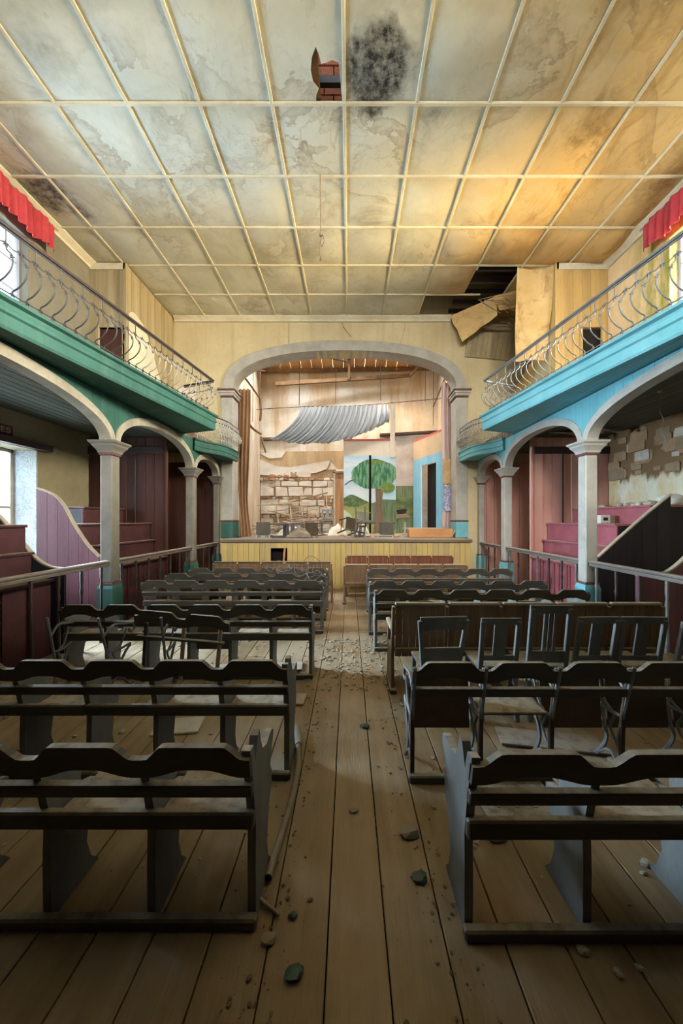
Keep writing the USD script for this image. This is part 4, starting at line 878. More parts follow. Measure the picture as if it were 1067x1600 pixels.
while z < 3.6:
    h = (0.34, 0.22, 0.12, 0.30, 0.26, 0.11)[row % 6] * rs.uniform(0.85, 1.15); x = -3.44
    while x < -0.62:
        wd = rs.uniform(0.22, 0.72) if h > 0.16 else rs.uniform(0.10, 0.30)
        x1 = min(x + wd, -0.58); top = min(z + h, lim(x))
        if top - z > 0.06 and x1 - x > 0.06:
            k = rs.random()
            if h > 0.2 and k < 0.25 and x1 - x < 0.45:
                m_ = z + h * rs.uniform(0.4, 0.6); stone_at(x, x1, z, m_); xm = x + (x1 - x) * rs.uniform(0.35, 0.65); stone_at(x, xm, m_, top); stone_at(xm, x1, m_, top)
            elif k < 0.95: stone_at(x, x1, z, top)
        x = x1
    z += h; row += 1
part('grey_render', box(1.4, 3.5, BACK - 0.03, BACK - 0.001, STAGE, 5.0), 'grey_render', w)
part('ledge', beam((-3.4, BACK - 0.10, 4.86), (-1.9, BACK - 0.10, 4.90), 0.16, 0.10), 'roof_timber', w); part('ledge', beam((1.2, BACK - 0.10, 5.02), (3.4, BACK - 0.10, 5.14), 0.16, 0.09), 'dark_turning', w)
t = thing('door_1', kind='structure', loc=(-0.35, BACK, STAGE))
part('leaf', cbox(-0.52, -0.12, BACK - 0.05, BACK - 0.015, STAGE, 3.55), 'brown_cloth', t); part('jamb', cbox(-0.60, -0.52, BACK - 0.12, BACK - 0.01, STAGE, 3.62), 'pale_trim', t); part('head', cbox(-0.60, 0.0, BACK - 0.12, BACK - 0.01, 3.55, 3.63), 'scrap_wood', t)
for s, nm in ((-1, 'stage_left'), (1, 'stage_right')):
    w = struct('wall_' + nm)
    pl = ring(FRONT + 0.4, BACK + 0.1, 0, 9.6)
    part('plaster', prism(pl, *sorted((s * 3.45, s * 3.8)), 'yz'), 'back_plaster', w)
w = struct('ceiling_stage')
sl = math.degrees(math.atan2(0.9, 4.1))
for k in range(17):                           # sloping roof lining boards
    x0 = -3.45 + k * 0.406
    if -2.75 < x0 < -0.1:
        segs = ((FRONT + 0.45, 10.5), (12.2, BACK))
    elif 1.0 < x0 < 1.9: segs = ((FRONT + 0.45, 11.5), (12.3, BACK))
    else: segs = ((FRONT + 0.45, BACK),)
    for a, b in segs:
        za, zb = 8.55 - (a - 9.7) * 0.27, 8.55 - (b - 9.7) * 0.27
        part('lining_board', beam((x0 + 0.2, a, za), (x0 + 0.2, b, zb), 0.40, 0.02, 0.003), 'roof_lining', w)
for y in (10.3, 11.3, 12.3, 13.1):
    zc = 8.55 - (y - 9.7) * 0.27 - 0.08
    part('purlin', beam((-3.45, y, zc - 0.1), (3.45, y, zc), 0.10, 0.13), 'roof_timber', w)
part('tie_beam', beam((-2.7, 12.6, 6.75), (2.3, 12.9, 7.20), 0.10, 0.13), 'roof_timber', w); part('strut', beam((0.02, 12.4, 8.0), (0.0, 12.7, 6.95), 0.09, 0.11), 'roof_timber', w)
part('tie_beam', beam((-2.6, 11.0, 7.45), (0.0, 11.6, 7.1), 0.05, 0.05), 'dark_turning', w); part('strut', beam((2.3, 12.9, 7.1), (2.75, 12.6, 7.7), 0.06, 0.06), 'scrap_wood', w)

# ---- fly ropes, poles and rods above the stage
t = thing('fly_wire', 'long taut wire strung across the stage holding the grey drape', 'wire', (0, 10.5, 5.2))
part('strand', tube(spline([(-2.85, 10.5, 5.14), (-1.4, 10.5, 5.22), (0.3, 10.5, 5.26), (2.9, 10.5, 5.48)], 6), 0.010, 5), 'wire_dark', t)
for q, (x, y, z0, z1) in enumerate(((-2.9, 10.3, 4.7, 8.24), (-1.5, 10.3, 5.2, 8.26), (-0.4, 10.3, 5.25, 8.28), (0.95, 10.3, 5.35, 8.28), (2.55, 10.3, 4.6, 8.3), (2.3, 10.3, 5.3, 8.3))):
    tt = thing('fly_rope', ('dark rope hanging ' + ('at the far left of the stage, beside the brown curtain', 'over the left end of the grey drape', 'above the middle of the grey drape', 'over the right end of the grey drape', 'beside the tilted pole on the right of the stage', 'just left of the tilted pole on the right of the stage')[q]), 'rope', (x, y, z0), group='fly ropes over the stage')
    part('cord', tube(spline([(x, y, z0), (x + 0.01, y, (z0 + z1) / 2), (x, y, z1)], 6), 0.009, 5), 'wire_dark', tt)
solo('leaning_pole', tube(V([(2.62, 10.6, 5.25), (3.0, 10.4, 6.25)]), 0.022, 6), 'roof_timber', 'thin tilted pole leaning near the right pier above the stage', 'pole')
t = thing('bent_branches', 'crooked dark poles hanging from the roof by the brown curtain', 'poles', (-2.9, 10.4, 4.8))
for pts, r in (([(-3.2, 10.0, 6.1), (-3.0, 10.2, 5.85), (-2.75, 10.6, 5.5)], 0.03), ([(-2.78, 10.7, 6.5), (-2.8, 10.7, 5.8), (-2.76, 10.7, 5.2), (-2.78, 10.7, 4.85)], 0.035), ([(-3.25, 10.2, 6.15), (-2.9, 10.4, 6.3), (-2.6, 10.6, 6.35)], 0.025), ([(-3.15, 10.2, 4.85), (-2.95, 10.4, 4.55), (-2.72, 10.6, 4.4)], 0.035), ([(-2.75, 10.7, 4.35), (-2.6, 10.7, 3.85)], 0.03)):
    part('pole', tube(spline(pts, 5), r, 6), 'roof_timber', t)
t = thing('hanging_scrap', 'small scrap of wood and wire dangling under the left end of the arch', 'fitting', (-2.2, 10.6, 6.55))
part('cord', tube(V([(-2.2, 10.3, 6.6), (-2.2, 10.3, 8.26)]), 0.006, 5), 'wire_dark', t); part('scrap', beam((-2.25, 10.3, 6.66), (-2.05, 10.3, 6.42), 0.09, 0.06), 'orange_wood', t); part('loop', tube(V([(-2.27 + 0.07 * math.cos(a), 10.28, 6.66 + 0.10 * math.sin(a)) for a in np.linspace(0, 6.2, 14)]), 0.008, 5), 'wire_dark', t)

# ---- the grey drape
nu, nv = 300, 40
u, v = np.meshgrid(np.linspace(0, 1, nu), np.linspace(0, 1, nv), indexing='ij')
wob = fbm(np.stack([u * 7, u * 0, u * 0 + 2], -1), 3, 6) - 0.5
uu = u + 0.035 * wob
xt = -1.48 + 2.68 * u; ztop = 5.21 + 0.07 * u
zbot = 4.08 + 0.62 * np.clip((u - 0.55) / 0.45, 0, 1) ** 1.5 + 0.10 * np.clip((0.3 - u) / 0.3, 0, 1) + 0.07 * (fbm(np.stack([u * 9, u * 0, u * 0], -1), 3, 9) - 0.5)
xb = -2.42 + 2.3 * u ** 0.8 + 1.32 * np.clip((u - 0.3) / 0.7, 0, 1) ** 1.3
x = xt + (xb - xt) * v ** (1.9 - 0.6 * u)
zz = ztop + (zbot - ztop) * (1 - (1 - v) ** (1.15 + 0.5 * u))
ph = uu * 2 * PI * 19
amp = (0.018 + 0.055 * v) * (0.5 + 1.1 * fbm(np.stack([u * 11, v * 1.5, u * 0 + 5], -1), 2, 3))
fold = amp * (np.sin(ph) + 0.45 * np.sin(2.3 * ph + 1 + 1.5 * v)) + 0.012 * np.sin(5.1 * ph + 4 * v)
yy = 10.50 - 0.22 * np.sin(v * PI * 0.7) - fold - 0.35 * np.clip(u - 0.55, 0, 1) * np.sin(PI * v)
x += 0.03 * np.cos(ph) * v
zz += 0.02 * np.sin(ph * 1.3) * v ** 3
solo('grey_drape', grid(np.stack([x, yy, zz], -1), 0.005), 'grey_cloth', 'pale grey pleated drape gathered on the wire across the stage', 'drape', smooth=70)
t = thing('short_pelmet', 'row of short pale cloth strips hanging right of the grey drape', 'cloth', (1.3, 10.5, 4.9))
for k in range(5): part('strip', cbox(1.02 + k * 0.085, 1.085 + k * 0.085, 10.49, 10.50, 4.85 - 0.02 * (k % 2), 5.32, 0.003), 'flat_cream', t)
solo('white_batten_post', cbox(1.44, 1.60, 11.84, 11.885, 3.90, 5.75), 'flat_cream', 'tall pale board nailed to the right edge of the painted tree flat', 'post')

# ---- side curtains
def curtain(x0, x1, y0, z0, z1, n, amp, mats, name, label, seed):
    nu, nv = 60, 40
    u, v = np.meshgrid(np.linspace(0, 1, nu), np.linspace(0, 1, nv), indexing='ij')
    pin = 1 - 0.25 * np.exp(-((v - 0.78) / 0.16) ** 2)
    xc = (x0 + x1) / 2 + (x1 - x0) * (u - 0.5) * pin + 0.06 * np.sin(v * 5 + seed) * v
    yc = y0 + amp * np.sin(u * 2 * PI * n + 1.5 * np.sin(v * 3)) + 0.05 * (fbm(np.stack([u * 4, v * 6, u * 0 + seed], -1), 3, seed) - 0.5)
    t = thing(name, label, 'curtain', ((x0 + x1) / 2, y0, z0)); part('cloth', grid(np.stack([xc, yc, z1 + (z0 - z1) * v], -1), 0.006), mats, t, smooth=60); return t
t = curtain(-3.24, -2.86, 9.95, STAGE, 5.55, 3.5, 0.05, 'brown_cloth', 'stage_curtain', 'narrow brown side curtain hanging inside the left pier of the stage', 2)
t = curtain(2.70, 3.02, 9.95, STAGE, 5.75, 3, 0.045, 'pink_cloth', 'stage_curtain', 'faded pink side curtain hanging inside the right pier of the stage', 5)
part('blue_patch', grid(np.stack(np.meshgrid(np.linspace(2.74, 2.98, 9), [9.86], np.linspace(2.0, 2.75, 12), indexing='ij'), -1)[:, 0] + np.random.default_rng(3).uniform(-0.02, 0.02, (9, 12, 3)), 0.006), 'blue_cloth', t, smooth=60, label='blue and white rag caught on the curtain')
part('amber_patch', grid(np.stack(np.meshgrid(np.linspace(2.71, 2.98, 9), [9.85], np.linspace(2.78, 3.5, 12), indexing='ij'), -1)[:, 0] + np.random.default_rng(4).uniform(-0.02, 0.02, (9, 12, 3)), 0.006), 'amber_cloth', t, smooth=60, label='amber-stained fold of the curtain')

# ---- painted tree flat: two leaves with a dark gap
t = thing('painted_flat', 'stage flat painted with a large round tree by a stream', 'stage flat', (0.7, 11.9, STAGE))
FY = 11.9
def lay(nm, pts, m, k, smooth_=True):
    pts = [tuple(q) for q in (spline([(x, 0, z) for x, z in pts + [pts[0]]], 5)[:, [0, 2]] if smooth_ else pts)]
    pl = Polygon(pts).buffer(0)
    gapx = Polygon([(0.70, 0), (0.78, 0), (0.78, 4.0), (0.70, 4.0)])
    part(nm, prism(pl.intersection(Polygon([(-0.18, STAGE), (1.64, STAGE), (1.64, 4.56), (-0.18, 4.56)])).difference(gapx), FY - 0.004 * k - 0.003, FY - 0.004 * k + 0.0005, 'xz'), m, t)
part('leaf', box(-0.18, 0.70, FY, FY + 0.04, STAGE, 4.56), 'flat_cream', t); part('leaf', box(0.78, 1.64, FY, FY + 0.04, STAGE, 4.56), 'flat_cream', t); part('leaf_top', box(0.70, 0.78, FY, FY + 0.04, 4.0, 4.56), 'flat_cream', t)
part('gap', box(0.70, 0.78, FY + 0.042, FY + 0.05, STAGE, 4.0), 'black_void', t)
lay('top_band', [(-0.18, 4.50), (1.64, 4.50), (1.64, 4.56), (-0.18, 4.56)], 'flat_red', 1, False)
lay('painted_sky', [(-0.18, STAGE), (1.64, STAGE), (1.64, 3.98), (-0.18, 3.98)], 'paint_sky', 1, False)
lay('painted_meadow', [(-0.18, 2.30), (0.4, 2.42), (1.0, 2.3), (1.64, 2.44), (1.64, STAGE), (-0.18, STAGE)], 'paint_meadow', 2, False)
lay('painted_hill', [(-0.18, 2.5), (0.1, 2.62), (0.5, 2.45), (0.66, 2.35), (0.3, 2.2), (-0.18, 2.25)], 'paint_hill', 3)
lay('painted_bank', [(0.8, 2.32), (1.2, 2.46), (1.64, 2.44), (1.64, 1.4), (0.9, 1.35)], 'paint_reed', 3, False)
lay('painted_path', [(-0.18, 2.1), (0.05, 1.95), (0.25, 1.6), (0.35, STAGE), (-0.18, STAGE)], 'paint_path', 4, False)
lay('painted_water', [(0.28, 2.05), (0.66, 2.0), (0.68, 1.45), (0.45, 1.42)], 'paint_water', 5, False)
ang = np.linspace(0, 2 * PI, 60, endpoint=False)
rr = 1 + 0.10 * (fbm(np.stack([np.cos(ang) * 2.5, np.sin(ang) * 2.5, ang * 0], -1), 3, 5) - 0.5) * 2
crown = [(0.90 + 0.80 * r_ * math.cos(a_), 3.28 + 0.58 * r_ * math.sin(a_) * (0.8 if math.sin(a_) < 0 else 1)) for a_, r_ in zip(ang, rr)]
lay('painted_trunk', [(0.92, 2.85), (1.2, 2.85), (1.14, 2.2), (1.32, STAGE), (0.84, STAGE), (0.94, 2.2)], 'paint_trunk', 5, False)
lay('painted_crown', crown, 'paint_leaf', 6, False)
lay('painted_crown', [(1.05, 2.9), (1.2, 3.0), (1.45, 3.02), (1.6, 2.9), (1.52, 2.72), (1.25, 2.68)], 'paint_leaf_b', 7)
lay('painted_crown', [(0.62, 3.70), (0.9, 3.84), (1.2, 3.74), (0.95, 3.66)], 'paint_leaf_b', 7)
lay('painted_bough', [(-0.15, 2.98), (0.05, 3.12), (0.2, 3.16), (0.2, 3.12), (0.05, 3.07), (-0.15, 2.93)], 'paint_trunk', 7, False)
# the darker side leaf of the scenery
t = thing('dark_flat', 'dark mossy green painted flat between the tree flat and the blue flat', 'stage flat', (1.9, 12.6, STAGE))
part('leaf', box(1.62, 2.5, 12.6, 12.63, STAGE, 3.0), 'paint_reed', t); part('painted_hill', prism([(1.62, 2.45), (2.0, 2.6), (2.5, 2.5), (2.5, 1.9), (1.62, 1.95)], 12.594, 12.6, 'xz'), 'paint_hill', t); part('painted_boat', prism([(1.75, 2.1), (2.15, 2.15), (2.1, 1.98), (1.8, 1.95)], 12.588, 12.593, 'xz'), 'dark_board', t); part('painted_bank', prism([(1.66, 1.92), (2.1, 1.98), (2.3, 1.84), (1.66, 1.78)], 12.588, 12.593, 'xz'), 'scrap_wood', t)
# blue angled flat with a doorway
t = thing('blue_flat', 'angled blue stage flat with a tan top, red edge and dark doorway', 'stage flat', (2.5, 11.3, STAGE))
A, B = V([2.33, 12.2]), V([2.98, 10.45]); L = np.linalg.norm(B - A)
def angled(u0, u1, z0, z1, off, thk, ztilt=0.0):
    d = (B - A) / L; nn = V([d[1], -d[0]]); pts = []
    if nn[1] > 0: nn = -nn
    for uu in (u0, u1):
        for o in (off, off + thk):
            for zz_ in (z0 + (ztilt * uu if z0 > 2 else 0), z1 + ztilt * uu): q = A + d * uu + nn * o; pts.append((q[0], q[1], zz_))
    return trimesh.convex.convex_hull(V(pts))
du0, du1 = 0.56, 1.38
for nm, q, m in (('panel', (0, du0, STAGE, 3.86), 'flat_blue'), ('panel', (du1, L, STAGE, 3.86), 'flat_blue'), ('panel', (du0, du1, 3.6, 3.86), 'flat_blue'), ('top_panel', (0, L, 3.862, 4.5), 'flat_tan'), ('top_edge', (0, L, 4.5, 4.57), 'flat_red')):
    part(nm, angled(*q, 0, 0.03), m, t)
part('doorway_back', angled(du0 - 0.05, du1 + 0.05, STAGE, 3.64, -0.25, 0.02), 'dark_board', t); part('door_edge', angled(du0 - 0.03, du0, STAGE, 3.6, 0.03, 0.012), 'flat_cream', t)

# ---- wreckage on the stage
rg = np.random.default_rng(21)
def chair(name, label, loc, rot, back, mat_, seatm, w=0.40, h=0.88, group=None):
    """wooden chair: local origin on the floor under the seat centre, back towards -y"""
    t = thing(name, label, 'chair', loc, rot=rot, group=group); d = 0.38; s = 0.45; q = lambda n, m, mt=mat_: part(n, m, mt, t, local=True)
    for sx in (-1, 1):
        q('leg', beam((sx * (w / 2 - 0.02), d / 2 - 0.02, 0), (sx * (w / 2 - 0.025), d / 2 - 0.03, s - 0.02), 0.035, 0.035))
        q('back_post', cat([beam((sx * (w / 2 - 0.02), -d / 2 - 0.02, 0), (sx * (w / 2 - 0.02), -d / 2 + 0.02, s), 0.038, 0.034), beam((sx * (w / 2 - 0.02), -d / 2 + 0.02, s - 0.01), (sx * (w / 2 - (0.02 if back != 'flared' else -0.03)), -d / 2 - 0.06, h - 0.03), 0.042, 0.03)]))
    q('seat', cbox(-w / 2, w / 2, -d / 2 + 0.01, d / 2, s - 0.02, s + 0.015, 0.008), seatm)
    q('apron', cbox(-w / 2 + 0.03, w / 2 - 0.03, d / 2 - 0.05, d / 2 - 0.03, s - 0.075, s - 0.02)); q('apron', cbox(-w / 2 + 0.03, w / 2 - 0.03, -d / 2 + 0.03, -d / 2 + 0.05, s - 0.075, s - 0.02))
    for sx in (-1, 1): q('stretcher', beam((sx * (w / 2 - 0.02), -d / 2, 0.17), (sx * (w / 2 - 0.02), d / 2 - 0.02, 0.17), 0.02, 0.022))
    yb = lambda z: -d / 2 + 0.02 - 0.08 * (z - s) / (h - s)
    def bar(x0, x1, z0, z1, th=0.02): return beam(((x0 + x1) / 2, yb(z0), z0), ((x0 + x1) / 2, yb(z1), z1), abs(x1 - x0), th, 0.005)
    if back == 'flared':
        q('top_rail', bar(-w / 2 - 0.03, w / 2 + 0.03, h - 0.12, h)); q('lower_back', bar(-w / 2 + 0.01, w / 2 - 0.01, s + 0.03, s + 0.19))
    elif back == 'spindle':
        q('top_rail', bar(-w / 2, w / 2, h - 0.075, h)); q('lower_back', bar(-w / 2 + 0.03, w / 2 - 0.03, s + 0.05, s + 0.16))
        for x in (-0.045, 0, 0.045): q('spindle', bar(x - 0.011, x + 0.011, s + 0.14, h - 0.06, 0.015))
    elif back == 'splat':
        q('top_rail', bar(-w / 2, w / 2, h - 0.06, h)); q('lower_back', bar(-w / 2 + 0.03, w / 2 - 0.03, s + 0.07, s + 0.12)); q('splat', bar(-0.055, 0.055, s + 0.11, h - 0.05, 0.014))
    else:
        q('top_rail', bar(-w / 2, w / 2, h - 0.05, h)); q('lower_back', bar(-w / 2 + 0.03, w / 2 - 0.03, s + 0.12, s + 0.16))
    return t
for lab, loc, rot, bk, mt, sm in (
        ('overturned grey chair lying on its back at the left end of the stage lip', (-2.45, 9.85, STAGE + 0.24), (90, 0, 12), 'splat', 'grey_wood_b', 'dusty_seat'),
        ('grey frame chair fallen on its side near the left of the stage', (-2.1, 9.15, STAGE + 0.2), (0, 90, 25), 'spindle', 'dark_iron', 'dusty_seat'),
        ('dark chair tipped on its back, left of the painted flat', (-0.85, 9.75, STAGE + 0.27), (96, 0, -22), 'open', 'grey_wood', 'dark_seat'),
        ('dark chair toppled with legs in the air below the painted path', (-0.15, 9.75, STAGE + 0.28), (80, 12, 30), 'open', 'grey_wood', 'dark_seat'),
        ('grey chair lying upside down below the painted tree', (0.45, 9.3, STAGE + 0.85), (180, 0, 40), 'splat', 'grey_wood_b', 'dark_seat'),
        ('grey chair overturned beside the trunk of the painted tree', (1.15, 9.9, STAGE + 0.24), (90, 0, -14), 'flared', 'grey_wood_b', 'dusty_seat'),
        ('small pale chair standing upright amid the plank heap', (-0.75, 11.2, STAGE), (0, 0, 172), 'splat', 'grey_wood_b', 'dusty_seat')):
    chair('wrecked_chair', lab, loc, rot, bk, mt, sm, 0.38, 0.84, group='wrecked chairs on the stage')
t = thing('low_bench', 'white-legged low bench frame behind the orange beam on the stage', 'bench', (2.1, 9.75, STAGE))
part('top', cbox(1.55, 2.75, 9.72, 9.92, STAGE + 0.22, STAGE + 0.26), 'column_grey', t)
for x in (1.58, 2.66): part('leg', cbox(x, x + 0.05, 9.74, 9.80, STAGE, STAGE + 0.42), 'column_grey', t); 
t = thing('wooden_beam', 'split orange timber beam lying on the right of the stage', 'beam', (2.1, 9.3, STAGE))
part('timber', R(rock(1.62, 2.86, 9.32, 9.58, STAGE, STAGE + 0.25, 5, 0.10), 0), 'orange_wood', t); part('splinter', beam((2.80, 9.34, STAGE + 0.02), (2.95, 9.3, STAGE + 0.3), 0.05, 0.03), 'scrap_wood_b', t)
# heap of planks
t = thing('plank_heap', 'heap of broken planks and sticks piled against the bare stone wall', 'planks', (-2.4, 12.0, STAGE))
for k in range(58):
    L_ = rg.uniform(0.6, 1.5); c = V([rg.uniform(-2.7, -1.2), rg.uniform(11.3, 12.5), STAGE + 0.06 + rg.uniform(0, 1.05) * (0.35 + 0.65 * (k % 2)) * (1 if k % 3 else 0.5)]); a = rg.uniform(-0.9, 0.9); e = rg.uniform(-0.22, 0.22)
    d = V([math.cos(a) * math.cos(e), math.sin(a) * math.cos(e) * 0.6, math.sin(e)]) * L_ / 2
    if (c - d)[2] < STAGE + 0.02 or (c + d)[2] < STAGE + 0.02: c[2] += 0.15
    part('plank', beam(c - d, c + d, rg.uniform(0.05, 0.13), 0.025, 0.003), ('scrap_wood', 'scrap_wood_b', 'pale_trim')[k % 3], t)
t = thing('wooden_trestle', 'tilted pale ladder-like wooden trestle propped on the plank heap', 'trestle', (-1.5, 12.2, STAGE))
P0, P1 = V([-2.7, 12.6, 2.25]), V([-0.75, 12.2, 2.72]); Q0, Q1 = V([-2.55, 12.2, 1.55]), V([-0.7, 11.9, 1.78])
for a, b in ((P0, P1), (Q0, Q1)): part('rail', beam(a, b, 0.05, 0.04), 'scrap_wood', t)
for f in (0.02, 0.28, 0.5, 0.97): part('rung', beam(P0 + (P1 - P0) * f, Q0 + (Q1 - Q0) * f, 0.04, 0.03), 'scrap_wood_b', t)
t = thing('wooden_grille', 'small dark barred grille standing within the tilted trestle', 'grille', (-1.9, 12.55, 2.0))
for z_ in (1.75, 1.95, 2.15): part('bar', beam((-2.25, 12.6, z_), (-1.5, 12.6, z_ + 0.05), 0.02, 0.025), 'scrap_wood', t)
for k in range(5): part('bar', beam((-2.2 + k * 0.17, 12.58, 1.72), (-2.2 + k * 0.17, 12.58, 2.2), 0.02, 0.02), 'scrap_wood', t)
st_ = []
for k in range(90):
    r = rg.uniform(0.02, 0.07); st_.append(T(lump(r, k, (1.6, 1.3, 0.6)), rg.uniform(-3.0, 2.6), rg.uniform(9.5, 11.6), STAGE + r * 0.55))
solo('stage_debris', cat(st_), 'rubble', 'scattered plaster lumps over the stage floor', 'rubble', kind='stuff')
P = np.stack(np.meshgrid(np.linspace(0, 1, 14), np.linspace(0, 1, 14), indexing='ij'), -1); hz = fbm(np.stack([P[..., 0] * 4, P[..., 1] * 4, P[..., 0] * 0], -1), 3, 4)
for lab, x, y, w_, d_, hh, m in (('pale crumpled paper sheet heaped below the plank heap', -1.7, 10.3, 0.9, 0.5, 0.30, 'paper_white'), ('dirty white sheet spread before the painted flat', -0.35, 10.6, 0.6, 0.5, 0.35, 'torn_plaster'), ('small white board lying at the foot of the painted tree', 0.45, 10.6, 0.4, 0.3, 0.38, 'paper_white'), ('brown rumpled cloth behind the fallen dark chairs', -1.35, 9.3, 0.7, 0.35, 0.30, 'scrap_wood')):
    env = np.sin(PI * P[..., 0]) ** 0.5 * np.sin(PI * P[..., 1]) ** 0.5
    solo('crumpled_sheet', grid(np.stack([x + (P[..., 0] - 0.5) * w_, y + (P[..., 1] - 0.5) * d_, STAGE + 0.012 + hh * env * (0.3 + hz)], -1), 0.006), m, lab, 'sheet', smooth=40)

# ================================================================ benches and chairs in the hall
def hump_rail(n, pitch, y_of, seed):
    """scalloped top rail: flat-topped humps over each seat, hollow beneath, leaning with the back"""
    up, lo = [], []
    N = 24 * n
    for k in range(N + 1):
        u = k / 24.0; f = u - math.floor(u); f = min(f, 1 - f) * 2      # 0 at a division, 1 mid seat
        e = min(1, max(0, (f - 0.12) / 0.34)); e = e * e * (3 - 2 * e)
        up.append((u * pitch, 0.772 + 0.062 * e)); e2 = min(1, max(0, (f - 0.14) / 0.7)); e2 = e2 * e2 * (3 - 2 * e2)
        lo.append((u * pitch, 0.685 + 0.038 * e2))
    m = prism(up + lo[::-1], -0.016, 0.016, 'xz'); v = m.vertices.copy(); v[:, 1] += y_of(v[:, 2]); m.vertices = v
    return m
lean = lambda z: -0.105 * np.clip((np.asarray(z) - 0.42) / 0.42, 0, 1.2)
PANEL = [(0.0, 0.0), (-0.005, 0.25), (0.0, 0.42), (-0.04, 0.62), (-0.082, 0.76), (-0.088, 0.80), (-0.035, 0.79), (-0.010, 0.70), (0.03, 0.79), (0.06, 0.80), (0.085, 0.73), (0.12, 0.675), (0.20, 0.645), (0.28, 0.655), (0.33, 0.64), (0.34, 0.60), (0.30, 0.555), (0.27, 0.49), (0.30, 0.44), (0.30, 0.38), (0.235, 0.30), (0.20, 0.16), (0.23, 0.06), (0.28, 0.0)]
INNER = [(0.0, 0.0), (-0.005, 0.25), (0.0, 0.42), (-0.04, 0.62), (-0.078, 0.75), (-0.02, 0.71), (0.10, 0.665), (0.18, 0.625), (0.19, 0.59), (0.165, 0.53), (0.16, 0.47), (0.27, 0.43), (0.27, 0.38), (0.225, 0.30), (0.20, 0.16), (0.23, 0.06), (0.28, 0.0)]
def iron_frame(kind=0):
    """one cast-iron standard: curled leg, arm and back stay, as bent bars"""
    ms = [tube(spline([(0, -0.01, 0), (0, 0.02, 0.22), (0, -0.01, 0.42), (0, -0.06, 0.62), (0, -0.105, 0.80)], 5), 0.013, 6),
          tube(spline([(0, 0.26, 0), (0, 0.19, 0.08), (0, 0.13, 0.22), (0, 0.20, 0.35), (0, 0.27, 0.42)], 5), 0.013, 6),
          tube(spline([(0, -0.05, 0.60), (0, 0.06, 0.68), (0, 0.20, 0.655), (0, 0.30, 0.63), (0, 0.32, 0.57), (0, 0.27, 0.55), (0, 0.25, 0.59)], 5), 0.012, 6),
          tube(spline([(0, 0.02, 0.20), (0, 0.10, 0.30), (0, 0.06, 0.40), (0, 0.15, 0.46), (0, 0.22, 0.60)], 5), 0.010, 6),
          tube(spline([(0, -0.02, 0.43), (0, 0.12, 0.41), (0, 0.27, 0.43)], 5), 0.012, 6), tube(spline([(0, 0.0, 0.05), (0, 0.10, 0.13), (0, 0.2, 0.06)], 5), 0.009, 5)]
    return cat(ms)
IRON = iron_frame()
def bench(label, x_left, d, n, pitch, rz=0, style='panel', seats='', seed=0, sill=True):
    """grey plank-backed row of n seats; seats: d = down, u = tipped up, - = missing"""
    t = thing('bench_row', label, 'bench', (x_left, d, 0), rz=rz, group='rows of grey benches'); q = lambda nm, m, mt, **k: part(nm, m, mt, t, local=True, **k); L = n * pitch
    rg_ = random.Random(seed)
    q('top_rail', hump_rail(n, pitch, lean, seed), 'grey_wood')
    zb = lambda z0, z1, th, x0=0.0, x1=L: beam(((x0 + x1) / 2, float(lean(z0)), z0), ((x0 + x1) / 2, float(lean(z1)), z1), x1 - x0, th, 0.004)
    q('back_rail', zb(0.585, 0.645, 0.034), 'grey_wood')
    if style == 'panel':
        cut = int(n / 2) * pitch
        for a, b in ((0, cut), (cut, L)):
            if b > a: q('seat_rail', cbox(a, b, -0.045, -0.005, 0.425 + rg_.uniform(-0.008, 0.008), 0.505, 0.008), 'grey_wood')
    for k in range(n + 1):
        x = k * pitch
        if style == 'panel':
            w = 0.018; xx = min(max(x, w), L - w)
            q('side_panel', prism(PANEL if k in (0, n) else INNER, xx - w, xx + w, 'yz'), 'grey_wood_b')
        else:
            xx = min(max(x, 0.015), L - 0.015)
            q('iron_standard', T(IRON, xx), 'grey_iron', smooth=40)
            q('back_stay', cat([beam((xx, 0, 0), (xx, -0.01, 0.44), 0.03, 0.022), beam((xx, -0.01, 0.43), (xx, float(lean(0.78)) + 0.02, 0.78), 0.03, 0.022)]), 'dark_seat')
    for k in range(n):
        st = (seats * 9)[k] if seats else 'd'; a, b = k * pitch + 0.022, (k + 1) * pitch - 0.022
        if st == 'd': q('seat', cbox(a, b, 0.0, 0.30, 0.43, 0.45, 0.006), 'dusty_seat')
        elif st == 'u':
            pl = Polygon([(a, 0.26), (b, 0.26), (b, 0.60)] + [(b + (a - b) * f, 0.60 + 0.022 * math.sin(PI * f)) for f in np.linspace(0.1, 0.9, 7)] + [(a, 0.60)])
            m = prism(pl, 0.16, 0.178, 'xz'); q('seat', R(m, -6, (1, 0, 0), (0, 0.17, 0.42)), 'dark_seat')
    if sill:
        q('foot_sill', cbox(-0.01, L + 0.01, -0.045, -0.003, 0.0, 0.05, 0.008), 'grey_wood')
    return t
